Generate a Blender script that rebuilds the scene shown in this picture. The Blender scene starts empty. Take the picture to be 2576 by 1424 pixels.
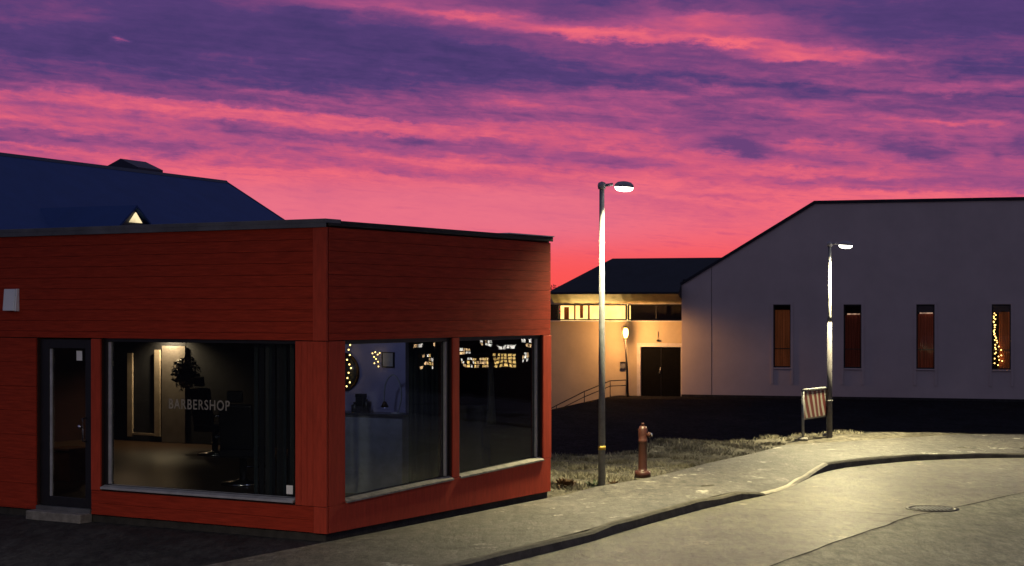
import bpy, bmesh, math, random
import numpy as np
from mathutils import Vector, Matrix
random.seed(7)
sc = bpy.context.scene
col = sc.collection
R = math.radians
F = 4200.0; CX = 1288.0; HY = 780.0; CH = 2.5      # lens, centre and horizon in a 2576 px wide picture; eye height

def gp(px, py, z=0.0):                              # ground point seen at a pixel
    Y = F*(CH-z)/(py-HY); return Vector(((px-CX)*Y/F, Y, z))

# ------------------------------------------------------------------ materials
def lin(c):
    return tuple(((v/255)/12.92 if v/255 <= .04045 else ((v/255+.055)/1.055)**2.4) for v in c)
MATS = {}
def nt(m):
    m.use_nodes = True; t = m.node_tree
    return t, t.nodes, t.links
def mat(name, base, rough=.6, metal=0, var=.25, scale=6, bump=.0, bscale=40, stretch=(1,1,1), spec=.5, dirt=None):
    m = bpy.data.materials.new(name); t, N, L = nt(m); b = N['Principled BSDF']
    tc = N.new('ShaderNodeTexCoord'); mp = N.new('ShaderNodeMapping'); L.new(tc.outputs['Object'], mp.inputs[0])
    mp.inputs['Scale'].default_value = stretch
    n = N.new('ShaderNodeTexNoise'); n.inputs['Scale'].default_value = scale; n.inputs['Detail'].default_value = 8
    n.inputs['Roughness'].default_value = .65
    L.new(mp.outputs[0], n.inputs['Vector'])
    r = N.new('ShaderNodeValToRGB'); r.color_ramp.elements[0].position = .3; r.color_ramp.elements[1].position = .72
    a = [max(0, c*(1-var)) for c in base]; c2 = [min(1, c*(1+var)) for c in base]
    if dirt: a = dirt
    r.color_ramp.elements[0].color = (*a, 1); r.color_ramp.elements[1].color = (*c2, 1)
    L.new(n.outputs['Fac'], r.inputs[0]); L.new(r.outputs[0], b.inputs['Base Color'])
    b.inputs['Roughness'].default_value = rough; b.inputs['Metallic'].default_value = metal
    b.inputs['Specular IOR Level'].default_value = spec
    if bump:
        n2 = N.new('ShaderNodeTexNoise'); n2.inputs['Scale'].default_value = bscale; n2.inputs['Detail'].default_value = 6
        L.new(mp.outputs[0], n2.inputs['Vector'])
        bp = N.new('ShaderNodeBump'); bp.inputs['Strength'].default_value = bump; bp.inputs['Distance'].default_value = .02
        L.new(n2.outputs['Fac'], bp.inputs['Height']); L.new(bp.outputs[0], b.inputs['Normal'])
    MATS[name] = m; return m
def emit(name, colr, s, var=0, scale=5):
    m = bpy.data.materials.new(name); t, N, L = nt(m); b = N['Principled BSDF']
    b.inputs['Base Color'].default_value = (*[c*.5 for c in colr], 1); b.inputs['Roughness'].default_value = .5
    b.inputs['Emission Strength'].default_value = s
    if var:
        tc = N.new('ShaderNodeTexCoord'); n = N.new('ShaderNodeTexNoise'); n.inputs['Scale'].default_value = scale
        L.new(tc.outputs['Object'], n.inputs['Vector'])
        r = N.new('ShaderNodeValToRGB'); r.color_ramp.elements[0].position = .35; r.color_ramp.elements[1].position = .65
        r.color_ramp.elements[0].color = (*[c*(1-var) for c in colr], 1); r.color_ramp.elements[1].color = (*colr, 1)
        L.new(n.outputs['Fac'], r.inputs[0]); L.new(r.outputs[0], b.inputs['Emission Color'])
    else: b.inputs['Emission Color'].default_value = (*colr, 1)
    MATS[name] = m; return m

def glass_mat(name, tint=(.82,.86,.86), k=1.0):
    m = bpy.data.materials.new(name); t, N, L = nt(m); N.remove(N['Principled BSDF'])
    g = N.new('ShaderNodeNewGeometry'); d = N.new('ShaderNodeVectorMath'); d.operation = 'DOT_PRODUCT'
    L.new(g.outputs['Incoming'], d.inputs[0]); L.new(g.outputs['Normal'], d.inputs[1])
    def mth(op, a, b=None, clamp=False):
        x = N.new('ShaderNodeMath'); x.operation = op; x.use_clamp = clamp
        for i, v in enumerate((a, b)):
            if v is None: continue
            if isinstance(v, (int, float)): x.inputs[i].default_value = v
            else: L.new(v, x.inputs[i])
        return x.outputs[0]
    c = mth('ABSOLUTE', d.outputs['Value']); c = mth('SUBTRACT', 1, c, True); c = mth('POWER', c, 5)
    fr = mth('MULTIPLY_ADD', c, .96*k); fr.node.inputs[2].default_value = .045*k
    gl = N.new('ShaderNodeBsdfGlossy'); gl.inputs['Roughness'].default_value = .0
    # old float glass is never quite flat
    n = N.new('ShaderNodeTexNoise'); n.inputs['Scale'].default_value = 1.3
    tc = N.new('ShaderNodeTexCoord'); L.new(tc.outputs['Object'], n.inputs['Vector'])
    bp = N.new('ShaderNodeBump'); bp.inputs['Strength'].default_value = .05; bp.inputs['Distance'].default_value = .02
    L.new(n.outputs['Fac'], bp.inputs['Height']); L.new(bp.outputs[0], gl.inputs['Normal'])
    tr = N.new('ShaderNodeBsdfTransparent'); tr.inputs[0].default_value = (*tint, 1)
    mx = N.new('ShaderNodeMixShader'); L.new(fr, mx.inputs[0]); L.new(tr.outputs[0], mx.inputs[1]); L.new(gl.outputs[0], mx.inputs[2])
    L.new(mx.outputs[0], N['Material Output'].inputs[0]); MATS[name] = m; return m

mat('red_board', (.36,.034,.014), .8, spec=.2, var=.32, scale=3, bump=.15, bscale=30, stretch=(1,1,14))
mat('red_trim', (.45,.052,.025), .75, spec=.25, var=.2, scale=4, bump=.12, bscale=30, stretch=(6,6,1))
mat('groove', (.03,.006,.004), .9)
mat('coping', (.13,.135,.14), .5, .3, var=.35, scale=2.5)
mat('dark_coping', (.012,.012,.013), .7)
mat('black_frame', (.010,.010,.011), .4)
mat('alu', (.55,.56,.56), .38, .5, var=.2)
mat('concrete', (.22,.21,.19), .9, var=.4, scale=9, bump=.5)
mat('plinth', (.035,.033,.03), .95, var=.5, bump=.5)
mat('blue_roof', (.026,.066,.21), .65, .0, var=.10, scale=1.5, spec=.2)
mat('blue_roof_edge', (.012,.02,.05), .5)
mat('grey_wall', (.63,.53,.48), .85, var=.10, scale=.5, bump=.08, bscale=60)
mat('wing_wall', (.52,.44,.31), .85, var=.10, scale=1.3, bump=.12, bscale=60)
mat('dark_roof', (.012,.014,.022), .7, var=.3, scale=2)
mat('white_trim', (.62,.58,.54), .7, var=.1)
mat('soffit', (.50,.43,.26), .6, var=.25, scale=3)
mat('door_dark', (.005,.005,.0055), .9, spec=.05, var=.3)
mat('galv', (.17,.175,.19), .6, .1, var=.25, scale=14)
mat('shaded_galv', (.085,.08,.095), .8, 0, var=.3, scale=9)  # darker copy of galv, paints the weaker lamp light on the lower pole
mat('lamp_body', (.36,.34,.36), .5, 0)
mat('black_metal', (.012,.011,.01), .5, .3)
mat('rail_metal', (.05,.045,.045), .5, .4)
mat('hydrant_red', (.055,.016,.012), .42, var=.35, scale=12, bump=.2, dirt=(.05,.018,.014))
mat('chrome', (.7,.7,.72), .2, 1)
mat('white_plastic', (.80,.84,.86), .45, var=.05)
mat('yellow_band', (.45,.30,.05), .6)
mat('paper', (.85,.87,.85), .7, var=.04)
mat('letter', (.24,.225,.19), .6)
mat('floor_wood', (.075,.04,.02), .35, var=.35, scale=3, stretch=(1,8,1))
mat('room_dark', (.022,.022,.026), .9)
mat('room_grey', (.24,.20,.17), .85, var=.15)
mat('lavender', (.36,.35,.58), .9, var=.08)
mat('door_frame', (.60,.48,.36), .6)
mat('counter', (.34,.36,.42), .5)
mat('counter_top', (.05,.05,.055), .25)
mat('dark_item', (.014,.013,.014), .4)
mat('curtain_dark', (.035,.045,.05), .7, var=.5, scale=10, stretch=(12,12,.3))
mat('gold', (.10,.055,.02), .35, .6)
mat('wood_box', (.30,.11,.03), .6)
mat('cabinet', (.14,.12,.10), .6)
mat('leaf', (.03,.05,.018), .7, var=.5)
mat('dry_leaf', (.10,.05,.02), .8, var=.5)
mat('bark', (.03,.022,.018), .9)
mat('blade', (.27,.255,.20), .85, var=.5, scale=1.5, dirt=(.07,.06,.03))
emit('led', (1,.95,.80), 8)
emit('sodium', (1,.55,.14), 9)
emit('room_glow', (1,.70,.24), 2.8, .25, 3.0)
emit('tri_glow', (1,.80,.45), 1.1, .5, 3)
emit('bulb_warm', (1,.62,.18), 7)
emit('bulb_blue', (.45,.5,1), 8)
emit('town_warm', (1,.62,.30), 11, .8, .9)
emit('town_white', (1,.90,.80), 13, .75, .9)
emit('town_gold', (1,.62,.20), 13, .75, .6)
emit('town_red', (1,.16,.18), 9)
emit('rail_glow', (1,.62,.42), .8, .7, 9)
emit('halo_white', (1,.9,.75), 16)
glass_mat('shop_glass', (.80,.84,.84), 1.0)
glass_mat('hall_glass', (.85,.82,.8), .55)
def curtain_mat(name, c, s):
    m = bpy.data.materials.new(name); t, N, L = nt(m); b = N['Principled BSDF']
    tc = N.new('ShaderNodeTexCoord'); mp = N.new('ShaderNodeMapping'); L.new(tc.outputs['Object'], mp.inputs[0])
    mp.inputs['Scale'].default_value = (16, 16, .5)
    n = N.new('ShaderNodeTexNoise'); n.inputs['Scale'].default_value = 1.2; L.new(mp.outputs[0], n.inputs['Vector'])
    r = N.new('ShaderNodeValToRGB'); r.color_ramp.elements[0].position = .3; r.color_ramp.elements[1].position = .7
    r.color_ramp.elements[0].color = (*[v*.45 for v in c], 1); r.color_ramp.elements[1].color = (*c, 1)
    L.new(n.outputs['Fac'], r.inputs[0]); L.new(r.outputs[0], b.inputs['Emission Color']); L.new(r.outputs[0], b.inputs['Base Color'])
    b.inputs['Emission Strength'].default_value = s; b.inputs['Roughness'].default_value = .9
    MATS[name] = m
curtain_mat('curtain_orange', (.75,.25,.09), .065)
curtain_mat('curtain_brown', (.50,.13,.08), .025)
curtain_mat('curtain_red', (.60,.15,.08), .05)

def asphalt(name, c1, c2, c3, rough=.6, sparkle=.5, patch=.35, pscale=.6, bump=.6):
    """granular surface: broad damp/dry patches, frost flecks and fine aggregate"""
    m = bpy.data.materials.new(name); t, N, L = nt(m); b = N['Principled BSDF']
    tc = N.new('ShaderNodeTexCoord')
    def noise(s, d=8, r=.6, st=(1,1,1)):
        mp = N.new('ShaderNodeMapping'); mp.inputs['Scale'].default_value = st; L.new(tc.outputs['Object'], mp.inputs[0])
        n = N.new('ShaderNodeTexNoise'); n.inputs['Scale'].default_value = s; n.inputs['Detail'].default_value = d
        n.inputs['Roughness'].default_value = r; L.new(mp.outputs[0], n.inputs['Vector']); return n.outputs['Fac']
    def ramp(f, a, bb, ca=(0,0,0), cb=(1,1,1)):
        r = N.new('ShaderNodeValToRGB'); r.color_ramp.elements[0].position = a; r.color_ramp.elements[1].position = bb
        r.color_ramp.elements[0].color = (*ca, 1); r.color_ramp.elements[1].color = (*cb, 1); L.new(f, r.inputs[0]); return r.outputs[0]
    def mix(f, a, bb, mode='MIX'):
        x = N.new('ShaderNodeMix'); x.data_type = 'RGBA'; x.blend_type = mode
        for i, v in ((0, f), (6, a), (7, bb)):
            if isinstance(v, float): x.inputs[i].default_value = v
            elif isinstance(v, tuple): x.inputs[i].default_value = (*v, 1)
            else: L.new(v, x.inputs[i])
        return x.outputs[2]
    broad = ramp(noise(pscale, 6, .6, (1, .45, 1)), .5-patch/2, .5+patch/2)
    base = mix(broad, c1, c2)
    fl = noise(2.2, 12, .80, (1, .8, 1))
    grain = ramp(noise(45, 3, .7), .3, .7, (.45,.45,.45), (1.5,1.5,1.5))
    base = mix(.8, base, grain, 'MULTIPLY')
    base = mix(.9, base, ramp(noise(9, 9, .82, (1,.30,1)), .40, .60, (.34,.34,.35), (1.62,1.62,1.58)), 'MULTIPLY')
    base = mix(.7, base, ramp(noise(1.1, 7, .7, (1,.5,1)), .36, .62, (.50,.49,.50), (1.38,1.38,1.36)), 'MULTIPLY')
    fm = mix(1.0, ramp(fl, .57, .62), ramp(noise(.45, 3, .5), .42, .60), 'MULTIPLY')
    base = mix(fm, base, mix(.5, c3, grain, 'MULTIPLY'))
    L.new(base, b.inputs['Base Color'])
    rr = ramp(noise(3.5, 6, .7), .3, .7, (rough-.07,)*3, (min(1, rough+.10),)*3)
    L.new(rr, b.inputs['Roughness']); b.inputs['Specular IOR Level'].default_value = sparkle
    bp = N.new('ShaderNodeBump'); bp.inputs['Strength'].default_value = bump; bp.inputs['Distance'].default_value = .06
    L.new(noise(10, 8, .85, (1,.35,1)), bp.inputs['Height'])
    b2 = N.new('ShaderNodeBump'); b2.inputs['Strength'].default_value = .5; b2.inputs['Distance'].default_value = .05
    L.new(noise(2.2, 5, .6), b2.inputs['Height']); L.new(bp.outputs[0], b2.inputs['Normal'])
    L.new(b2.outputs[0], b.inputs['Normal'])
    MATS[name] = m
asphalt('road_mat', (.12,.115,.08), (.20,.19,.135), (.62,.58,.44), .34, 1.0, bump=.9)
asphalt('road_patch_mat', (.13,.132,.10), (.165,.165,.125), (.20,.20,.15), .55, .6)
asphalt('pavement_mat', (.052,.050,.048), (.105,.098,.085), (.85,.82,.72), .55, .6, .4, .8)
asphalt('yard_mat', (.030,.032,.030), (.045,.046,.042), (.06,.06,.052), .75, .3)
asphalt('grass_mat', (.05,.045,.038), (.14,.13,.11), (.42,.40,.34), .9, .1, .4, 1.4)
asphalt('dark_mat', (.009,.009,.011), (.013,.013,.016), (.017,.017,.02), .95, .05)
mat('crack', (.02,.02,.017), .9)
mat('kerb_lamplit', (.50,.47,.38), .7, var=.3, scale=5, bump=.4)  # paler kerb colour paints the lamp-lit line along the dropped section
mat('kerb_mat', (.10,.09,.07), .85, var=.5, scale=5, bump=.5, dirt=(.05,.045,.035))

# striped barrier panel
m = bpy.data.materials.new('stripes'); t, N, L = nt(m); b = N['Principled BSDF']
tc = N.new('ShaderNodeTexCoord'); w = N.new('ShaderNodeTexWave'); w.wave_type = 'BANDS'; w.bands_direction = 'X'
mp = N.new('ShaderNodeMapping'); mp.inputs['Rotation'].default_value = (0, R(22), 0); L.new(tc.outputs['Object'], mp.inputs[0])
w.inputs['Scale'].default_value = 1.45; w.inputs['Distortion'].default_value = 2.2; w.inputs['Detail'].default_value = 0
w.inputs['Detail Scale'].default_value = 1.0
L.new(mp.outputs[0], w.inputs['Vector'])
r = N.new('ShaderNodeValToRGB'); r.color_ramp.interpolation = 'CONSTANT'
r.color_ramp.elements[0].color = (.10,.014,.014,1); r.color_ramp.elements[1].position = .62; r.color_ramp.elements[1].color = (.27,.25,.22,1)
L.new(w.outputs['Color'], r.inputs[0]); L.new(r.outputs[0], b.inputs['Base Color']); b.inputs['Roughness'].default_value = .6
MATS['stripes'] = m

# ------------------------------------------------------------------ mesh helpers
class MB:
    def __init__(s): s.v = []; s.f = []; s.smooth = []
    def add(s, vs, fs, sm=False):
        o = len(s.v); s.v += [tuple(v) for v in vs]; s.f += [tuple(i+o for i in f) for f in fs]; s.smooth += [sm]*len(fs); return s
    def box(s, x0, x1, y0, y1, z0, z1):
        v = [(x,y,z) for z in (z0,z1) for y in (y0,y1) for x in (x0,x1)]
        return s.add(v, [(0,2,3,1),(4,5,7,6),(0,1,5,4),(2,6,7,3),(0,4,6,2),(1,3,7,5)])
    def prism(s, poly, ext):
        """planar polygon (3d points) extruded by vector ext"""
        n = len(poly); e = Vector(ext); a = [Vector(p) for p in poly]; b_ = [p+e for p in a]
        return s.add(a+b_, [tuple(range(n))[::-1], tuple(range(n, 2*n))]+[(i,(i+1)%n,n+(i+1)%n,n+i) for i in range(n)])
    def tube(s, pts, rad, seg=10, cap=True):
        pts = [Vector(p) for p in pts]; rs = rad if isinstance(rad, (list,tuple)) else [rad]*len(pts)
        vs = []; up = Vector((0,0,1))
        for i, p in enumerate(pts):
            d = (pts[min(i+1,len(pts)-1)]-pts[max(i-1,0)]).normalized()
            a = d.orthogonal().normalized() if abs(d.dot(up)) > .99 else d.cross(up).normalized()
            if abs(d.dot(up)) > .99: a = Vector((1,0,0))
            c = d.cross(a).normalized()
            for k in range(seg):
                th = 2*math.pi*k/seg; vs.append(p+(a*math.cos(th)+c*math.sin(th))*rs[i])
        fs = [(i*seg+k, i*seg+(k+1)%seg, (i+1)*seg+(k+1)%seg, (i+1)*seg+k) for i in range(len(pts)-1) for k in range(seg)]
        s.add(vs, fs, True)
        if cap:
            o = len(s.v)-len(vs)
            s.f += [tuple(o+k for k in range(seg))[::-1], tuple(o+(len(pts)-1)*seg+k for k in range(seg))]; s.smooth += [False]*2
        return s
    def lathe(s, prof, c=(0,0,0), seg=24, sx=1, sy=1, M=None):
        vs = []
        for (r_, z) in prof:
            for k in range(seg):
                th = 2*math.pi*k/seg; p = Vector((math.cos(th)*r_*sx, math.sin(th)*r_*sy, z))
                if M is not None: p = M @ p
                vs.append(p+Vector(c))
        n = len(prof)
        fs = [(i*seg+k, i*seg+(k+1)%seg, (i+1)*seg+(k+1)%seg, (i+1)*seg+k) for i in range(n-1) for k in range(seg)]
        return s.add(vs, fs, True)
    def build(s, name, m, parent=None, bevel=0, mats=None, mi=None):
        me = bpy.data.meshes.new(name); me.from_pydata(s.v, [], s.f); me.update()
        me.polygons.foreach_set('use_smooth', s.smooth)
        for x in (mats or [m]): me.materials.append(MATS[x])
        if mi: me.polygons.foreach_set('material_index', mi)
        bm = bmesh.new(); bm.from_mesh(me); bmesh.ops.recalc_face_normals(bm, faces=bm.faces); bm.to_mesh(me); bm.free()
        o = bpy.data.objects.new(name, me); col.objects.link(o); o.parent = parent
        if bevel:
            bv = o.modifiers.new('Bevel', 'BEVEL'); bv.width = bevel; bv.segments = 2; bv.limit_method = 'ANGLE'
        return o
def tag(o, label=None, cat=None, group=None, kind=None):
    if label: o['label'] = label
    if cat: o['category'] = cat
    if group: o['group'] = group
    if kind: o['kind'] = kind
    return o
def thing(name, label, cat, loc=(0,0,0), rz=0, group=None):
    o = bpy.data.objects.new(name, None); col.objects.link(o); o.location = loc; o.rotation_euler = (0,0,rz)
    o.empty_display_size = .3
    return tag(o, label, cat, group)
def kids(o): return [c for c in bpy.data.objects if c.parent == o]
def copy_tree(o, parent=None):
    c = o.copy(); col.objects.link(c); c.parent = parent
    for ch in kids(o): copy_tree(ch, c)
    return c

# ------------------------------------------------------------------ the ground
kerb_px = [(1100,1432),(1275,1388),(1450,1346),(1628,1296),(1780,1256),(1860,1238),(1931,1225),(2000,1202),(2045,1180),(2083,1167),(2140,1157),(2209,1150),(2290,1143),(2386,1139),(2576,1136)]
K = [gp(*p) for p in kerb_px]
d0 = (K[0]-K[2]).normalized()
K = [K[0]+d0*14, K[0]+d0*7, K[0]+d0*3] + K + [Vector((16,29.6,0)), Vector((30,29.8,0)), Vector((70,30.2,0))]
def smooth_line(P, n):
    out = []
    for i in range(len(P)-1):
        p0, p1, p2, p3 = P[max(i-1,0)], P[i], P[i+1], P[min(i+2,len(P)-1)]
        for k in range(n):
            t_ = k/n
            out.append(.5*((2*p1)+(p2-p0)*t_+(2*p0-5*p1+4*p2-p3)*t_**2+(3*p1-p0-3*p2+p3)*t_**3))
    out.append(P[-1]); return out
K = smooth_line(K, 5)
CORN = Vector((-2.045,18.36,0)); UX = Vector((.862,-.507,0)).normalized(); UY = Vector((.507,.862,0)).normalized()
Lb = [CORN-UY*16, CORN-UY*8, CORN-UY*3, CORN+UX*.03, CORN+UX*.03+UY*2.5, CORN+UX*.03+UY*5.0, gp(1640,1200), gp(1785,1164), gp(1901,1139), gp(1985,1116), gp(2060,1099)+Vector((0,.3,0)),
      gp(2110,1090), gp(2250,1089), gp(2420,1091), gp(2576,1093), Vector((30,33.6,0)), Vector((70,34,0))]
Lb = smooth_line(Lb, 5)
def resample(P, n):
    acc = [0]
    for i in range(1, len(P)): acc.append(acc[-1]+(P[i]-P[i-1]).length)
    out = []
    j = 0
    for k in range(n):
        s_ = acc[-1]*k/(n-1)
        while j < len(P)-2 and acc[j+1] < s_: j += 1
        t_ = (s_-acc[j])/max(1e-9, acc[j+1]-acc[j]); out.append(P[j].lerp(P[j+1], min(1,t_)))
    return out
_nd = {}
def near_dist(P, p):                                  # nearest point on polyline, signed (+ = right side)
    k = id(P)
    if k not in _nd:
        a = np.array([(q.x, q.y) for q in P]); _nd[k] = (a[:-1], a[1:]-a[:-1], ((a[1:]-a[:-1])**2).sum(1))
    a, d, l2 = _nd[k]; q = np.array((p.x, p.y))-a
    t_ = np.clip((q*d).sum(1)/l2, 0, 1); e = q-d*t_[:,None]; dd = (e**2).sum(1); i = int(dd.argmin())
    return math.sqrt(dd[i])*(-1 if d[i,0]*q[i,1]-d[i,1]*q[i,0] > 0 else 1)
NR = 140
# pair each kerb point with nearest monotone boundary point
Kr = resample(K, NR); Lr = []
acc = 0; Lf = resample(Lb, 600); j = 0
for p in Kr:
    bj = min(range(j, min(len(Lf), j+60)), key=lambda q: (Lf[q]-p).length); j = max(j, bj); Lr.append(Lf[j])
def kerb_drop(p):                                    # dropped kerb between the two poles of light
    lo, hi = gp(1931,1225), gp(2060,1176)
    t_ = (p.x-lo.x)/(hi.x-lo.x)
    far_ = max(0, min(1, (p.x-6.4)/3.5))
    if p.y > 20 and far_ > 0: return -.068*far_
    e = max(0, min(1, (t_+.25)/.25))*max(0, min(1, (1.1-t_)/.25)); return -.085*e
def hsh(x, y): return math.sin(x*1.7+y*2.3)*.5+math.sin(x*3.9-y*3.1+1)*.3+math.sin(x*7.3+y*8.9)*.2
NA = 12; mb = MB(); vs = []; fs = []
for i in range(NR):
    a, b_ = Lr[i], Kr[i]
    inward = (a-b_); w_ = inward.length; inward = inward/max(w_, 1e-6)
    b2 = b_+inward*.09
    for k in range(NA+1):
        t_ = k/NA; p = a.lerp(b2, t_)
        zl = -.045 if p.y < 23 else 0
        z = zl*(1-t_)**2+kerb_drop(b_)*t_**3+.010*hsh(p.x*.8, p.y*.8)*math.sin(math.pi*t_)
        vs.append((p.x, p.y, z))
for i in range(NR-1):
    for k in range(NA): fs.append((i*(NA+1)+k, i*(NA+1)+k+1, (i+1)*(NA+1)+k+1, (i+1)*(NA+1)+k))
mb.add(vs, fs, True)
tag(mb.build('pavement', 'pavement_mat'), kind='structure')
# kerb: a real step down to the road
vs = []; fs = []
for i in range(NR):
    b_ = Kr[i]; inward = (Lr[i]-b_).normalized(); dz = kerb_drop(b_); wob = .016*math.sin(i*1.9)+.02*math.sin(i*.7)+.012*math.sin(i*3.3)
    b_ = b_+inward*wob*.5
    for q, z in ((.10, dz-.01),(.09, dz+.004),(.035, dz+.002),(.0, dz-.022),(-.03, -.18)):
        p = b_+inward*q; vs.append((p.x, p.y, z+(wob*.4 if z > -.1 else 0)))
for i in range(NR-1):
    for k in range(4): fs.append((i*5+k, i*5+k+1, (i+1)*5+k+1, (i+1)*5+k))
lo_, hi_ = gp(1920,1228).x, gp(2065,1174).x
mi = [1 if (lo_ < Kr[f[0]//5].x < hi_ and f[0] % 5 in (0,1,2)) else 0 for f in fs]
tag(MB().add(vs, fs, False).build('kerb', None, mats=['kerb_mat','kerb_lamplit'], mi=mi), kind='structure')

# road surface (z = -0.12)
RZ = -.11
mr = MB(); poly = [(p.x, p.y, RZ) for p in resample([k for k in K], 90)]
far = [(70,-30,RZ),(-20,-30,RZ)]
mr.add(poly+far, [tuple(range(len(poly)+2))]); ro = mr.build('road', 'road_mat')
bm = bmesh.new(); bm.from_mesh(ro.data); bmesh.ops.triangulate(bm, faces=bm.faces)
for f in bm.faces:
    if f.normal.z < 0: f.normal_flip()
bm.to_mesh(ro.data); bm.free(); tag(ro, kind='structure')
def road_pt(px, py, dz=0): return gp(px, py, RZ+dz)
seam = [road_pt(*p, .004) for p in ((1960,1424),(1977,1411),(2120,1358),(2230,1322),(2290,1300),(2400,1278),(2576,1240),(2800,1205))]
seam[0] = seam[1]+(seam[1]-seam[2])*1.5
ss = smooth_line(seam, 6)
me_pts = [(p.x, p.y, RZ+.004) for p in ss]
pp = me_pts+[(40,me_pts[-1][1],RZ+.004),(40,-10,RZ+.004),(me_pts[0][0]-.5,-10,RZ+.004)]
op = MB().add(pp, [tuple(range(len(pp)))]).build('road_patch', 'road_patch_mat')
bm = bmesh.new(); bm.from_mesh(op.data); bmesh.ops.triangulate(bm, faces=bm.faces)
for f in bm.faces:
    if f.normal.z < 0: f.normal_flip()
bm.to_mesh(op.data); bm.free(); tag(op, kind='structure')
def strip(pts, wd, z, name, m):
    vs = []; fs = []
    for i, p in enumerate(pts):
        d = (pts[min(i+1,len(pts)-1)]-pts[max(0,i-1)]).normalized(); n = Vector((-d.y, d.x, 0)); w_ = wd*(.6+.5*abs(math.sin(i*2.1)))
        j_ = n*.01*math.sin(i*1.3)
        vs += [(p+n*w_+j_).to_tuple(), (p-n*w_+j_).to_tuple()]
    vs = [(v[0], v[1], z) for v in vs]
    for i in range(len(pts)-1): fs.append((2*i, 2*i+1, 2*i+3, 2*i+2))
    o = MB().add(vs, fs).build(name, m); return tag(o, kind='structure')
strip(ss, .016, RZ+.008, 'road_seam', 'crack')
s2 = smooth_line([road_pt(*p) for p in ((1900,1284),(2060,1286),(2180,1292),(2290,1300))], 5)
strip(s2, .010, RZ+.009, 'road_seam', 'crack')

# shop yard in front of the red building
yz = -.05
yp = [CORN-UY*16, CORN-UY*.0, CORN+UY*0.3-UX*.2, CORN-UX*14+UY*.3, Vector((-30,26,0)), Vector((-30,0,0))]
YO = MB().add([(p.x,p.y,yz-.004) for p in yp], [tuple(range(6))]).build('yard', 'yard_mat'); tag(YO, kind='structure')
if YO.data.polygons[0].normal.z < 0: YO.data.flip_normals()

# terrain: verge, embankment, lower ground round the hall, valley far right
edge = [(-60,28.5),(.63,28.8),(1.86,28.9),(2.48,29.8),(3.4,31.2),(4.32,32.0),(5.6,33.2),(6.65,34.5),(10.3,33.9),(16,34.2),(80,35)]
def y_edge(x):
    for (a, ya), (b_, yb) in zip(edge, edge[1:]):
        if x <= b_: return ya+(yb-ya)*max(0, (x-a)/(b_-a))
    return edge[-1][1]
G0 = Vector((7.0,68.9,0)); GD = Vector((.959,-.282,0)).normalized(); GN = Vector((.282,.959,0)).normalized()
def sst(a, b_, x):
    t_ = max(0, min(1, (x-a)/(b_-a))); return t_*t_*(3-2*t_)
def terr(x, y):
    p = Vector((x, y, 0)); ye = y_edge(x); e = sst(0, 5.5, y-ye)
    tt = (p-G0).dot(GD)
    low = -1.06-.95*sst(-2.6, -6.2, tt)*sst(45, 62, y)
    low += .0
    h = low*e
    if y < ye+.5 and x > -4:
        h += .02*hsh(x*1.3, y*1.3)
        h += .16*math.exp(-((x-3.0)/1.0)**2-((y-30.3)/.7)**2)
    h -= .022
    s_ = CORN
    loc = p-CORN
    if x < .5 and loc.dot(UX) < .3 and y < 33: h -= .16*sst(.45,-.3,x)
    if -25 < x < 75 and -30 < y < 31.5:
        dk = near_dist(K, p)
        if dk > -.75: h -= .4
        elif loc.dot(UX) > -.2 and y < 23.3: h -= .12
    r_ = math.hypot(x-8, y-50)
    h -= 14*sst(60, 190, r_)
    return h
def axis(lo, hi, st, outer):
    a = []; x = lo
    while x <= hi: a.append(x); x += st
    g = st; q = hi; up = []
    while q < outer: g *= 1.35; q += g; up.append(q)
    g = st; q = lo; dn = []
    while q > -outer: g *= 1.35; q -= g; dn.append(q)
    return dn[::-1]+a+up
xs = axis(-6, 24, .33, 6000); ys = axis(10, 74, .4, 6000)
vs = [(x, y, terr(x, y)) for y in ys for x in xs]; nx = len(xs); fs = []; mi = []
for j in range(len(ys)-1):
    for i in range(nx-1):
        fs.append((j*nx+i, j*nx+i+1, (j+1)*nx+i+1, (j+1)*nx+i))
        xc = (xs[i]+xs[i+1])/2; yc = (ys[j]+ys[j+1])/2
        mi.append(1 if yc > y_edge(xc)+.15 else 0)
tag(MB().add(vs, fs, True).build('ground', None, mats=['grass_mat','dark_mat'], mi=mi), kind='structure')

# dry frosty grass on the verge
def in_verge(x, y):
    p = Vector((x, y, 0)); ye = y_edge(x)
    if y > ye+.35 or y < 22.9: return False
    return near_dist(Lc, p) < -.02
Lc = resample(Lb, 70)
gv = []; gf = []; cnt = 0
while cnt < 10000:
    x = random.uniform(.4, 7.2); y = random.uniform(22.8, 35)
    ye_ = y_edge(x)
    if y > ye_+.35 or y < 20.2+1.75*x: continue
    clump = hsh(x*2.1, y*1.7)
    near = math.exp(-((x-1.2)/1.3)**2-((y-24.3)/1.0)**2)
    mound = math.exp(-((x-3.0)/1.2)**2-((y-30.3)/1.0)**2)
    if random.random() > .10+.55*clump+.25*near+.5*mound: continue
    if not in_verge(x, y): continue
    z = terr(x, y); h_ = random.uniform(.015,.055)*(1+.5*near+.8*max(0,clump)); a = random.uniform(0, 6.28); w_ = random.uniform(.006,.013)
    dx, dy = math.cos(a)*w_, math.sin(a)*w_; lx, ly = random.gauss(0,.5)*h_, random.gauss(0,.5)*h_
    o = len(gv); gv += [(x-dx,y-dy,z-.01),(x+dx,y+dy,z-.01),(x+lx,y+ly,z+h_)]; gf.append((o,o+1,o+2)); cnt += 1
me = bpy.data.meshes.new('verge_grass'); me.from_pydata(gv, [], gf); me.materials.append(MATS['blade'])
og = bpy.data.objects.new('verge_grass', me); col.objects.link(og)
tag(og, 'dry frosty grass along the verge between red shop and hydrant', 'grass', kind='stuff')

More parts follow.
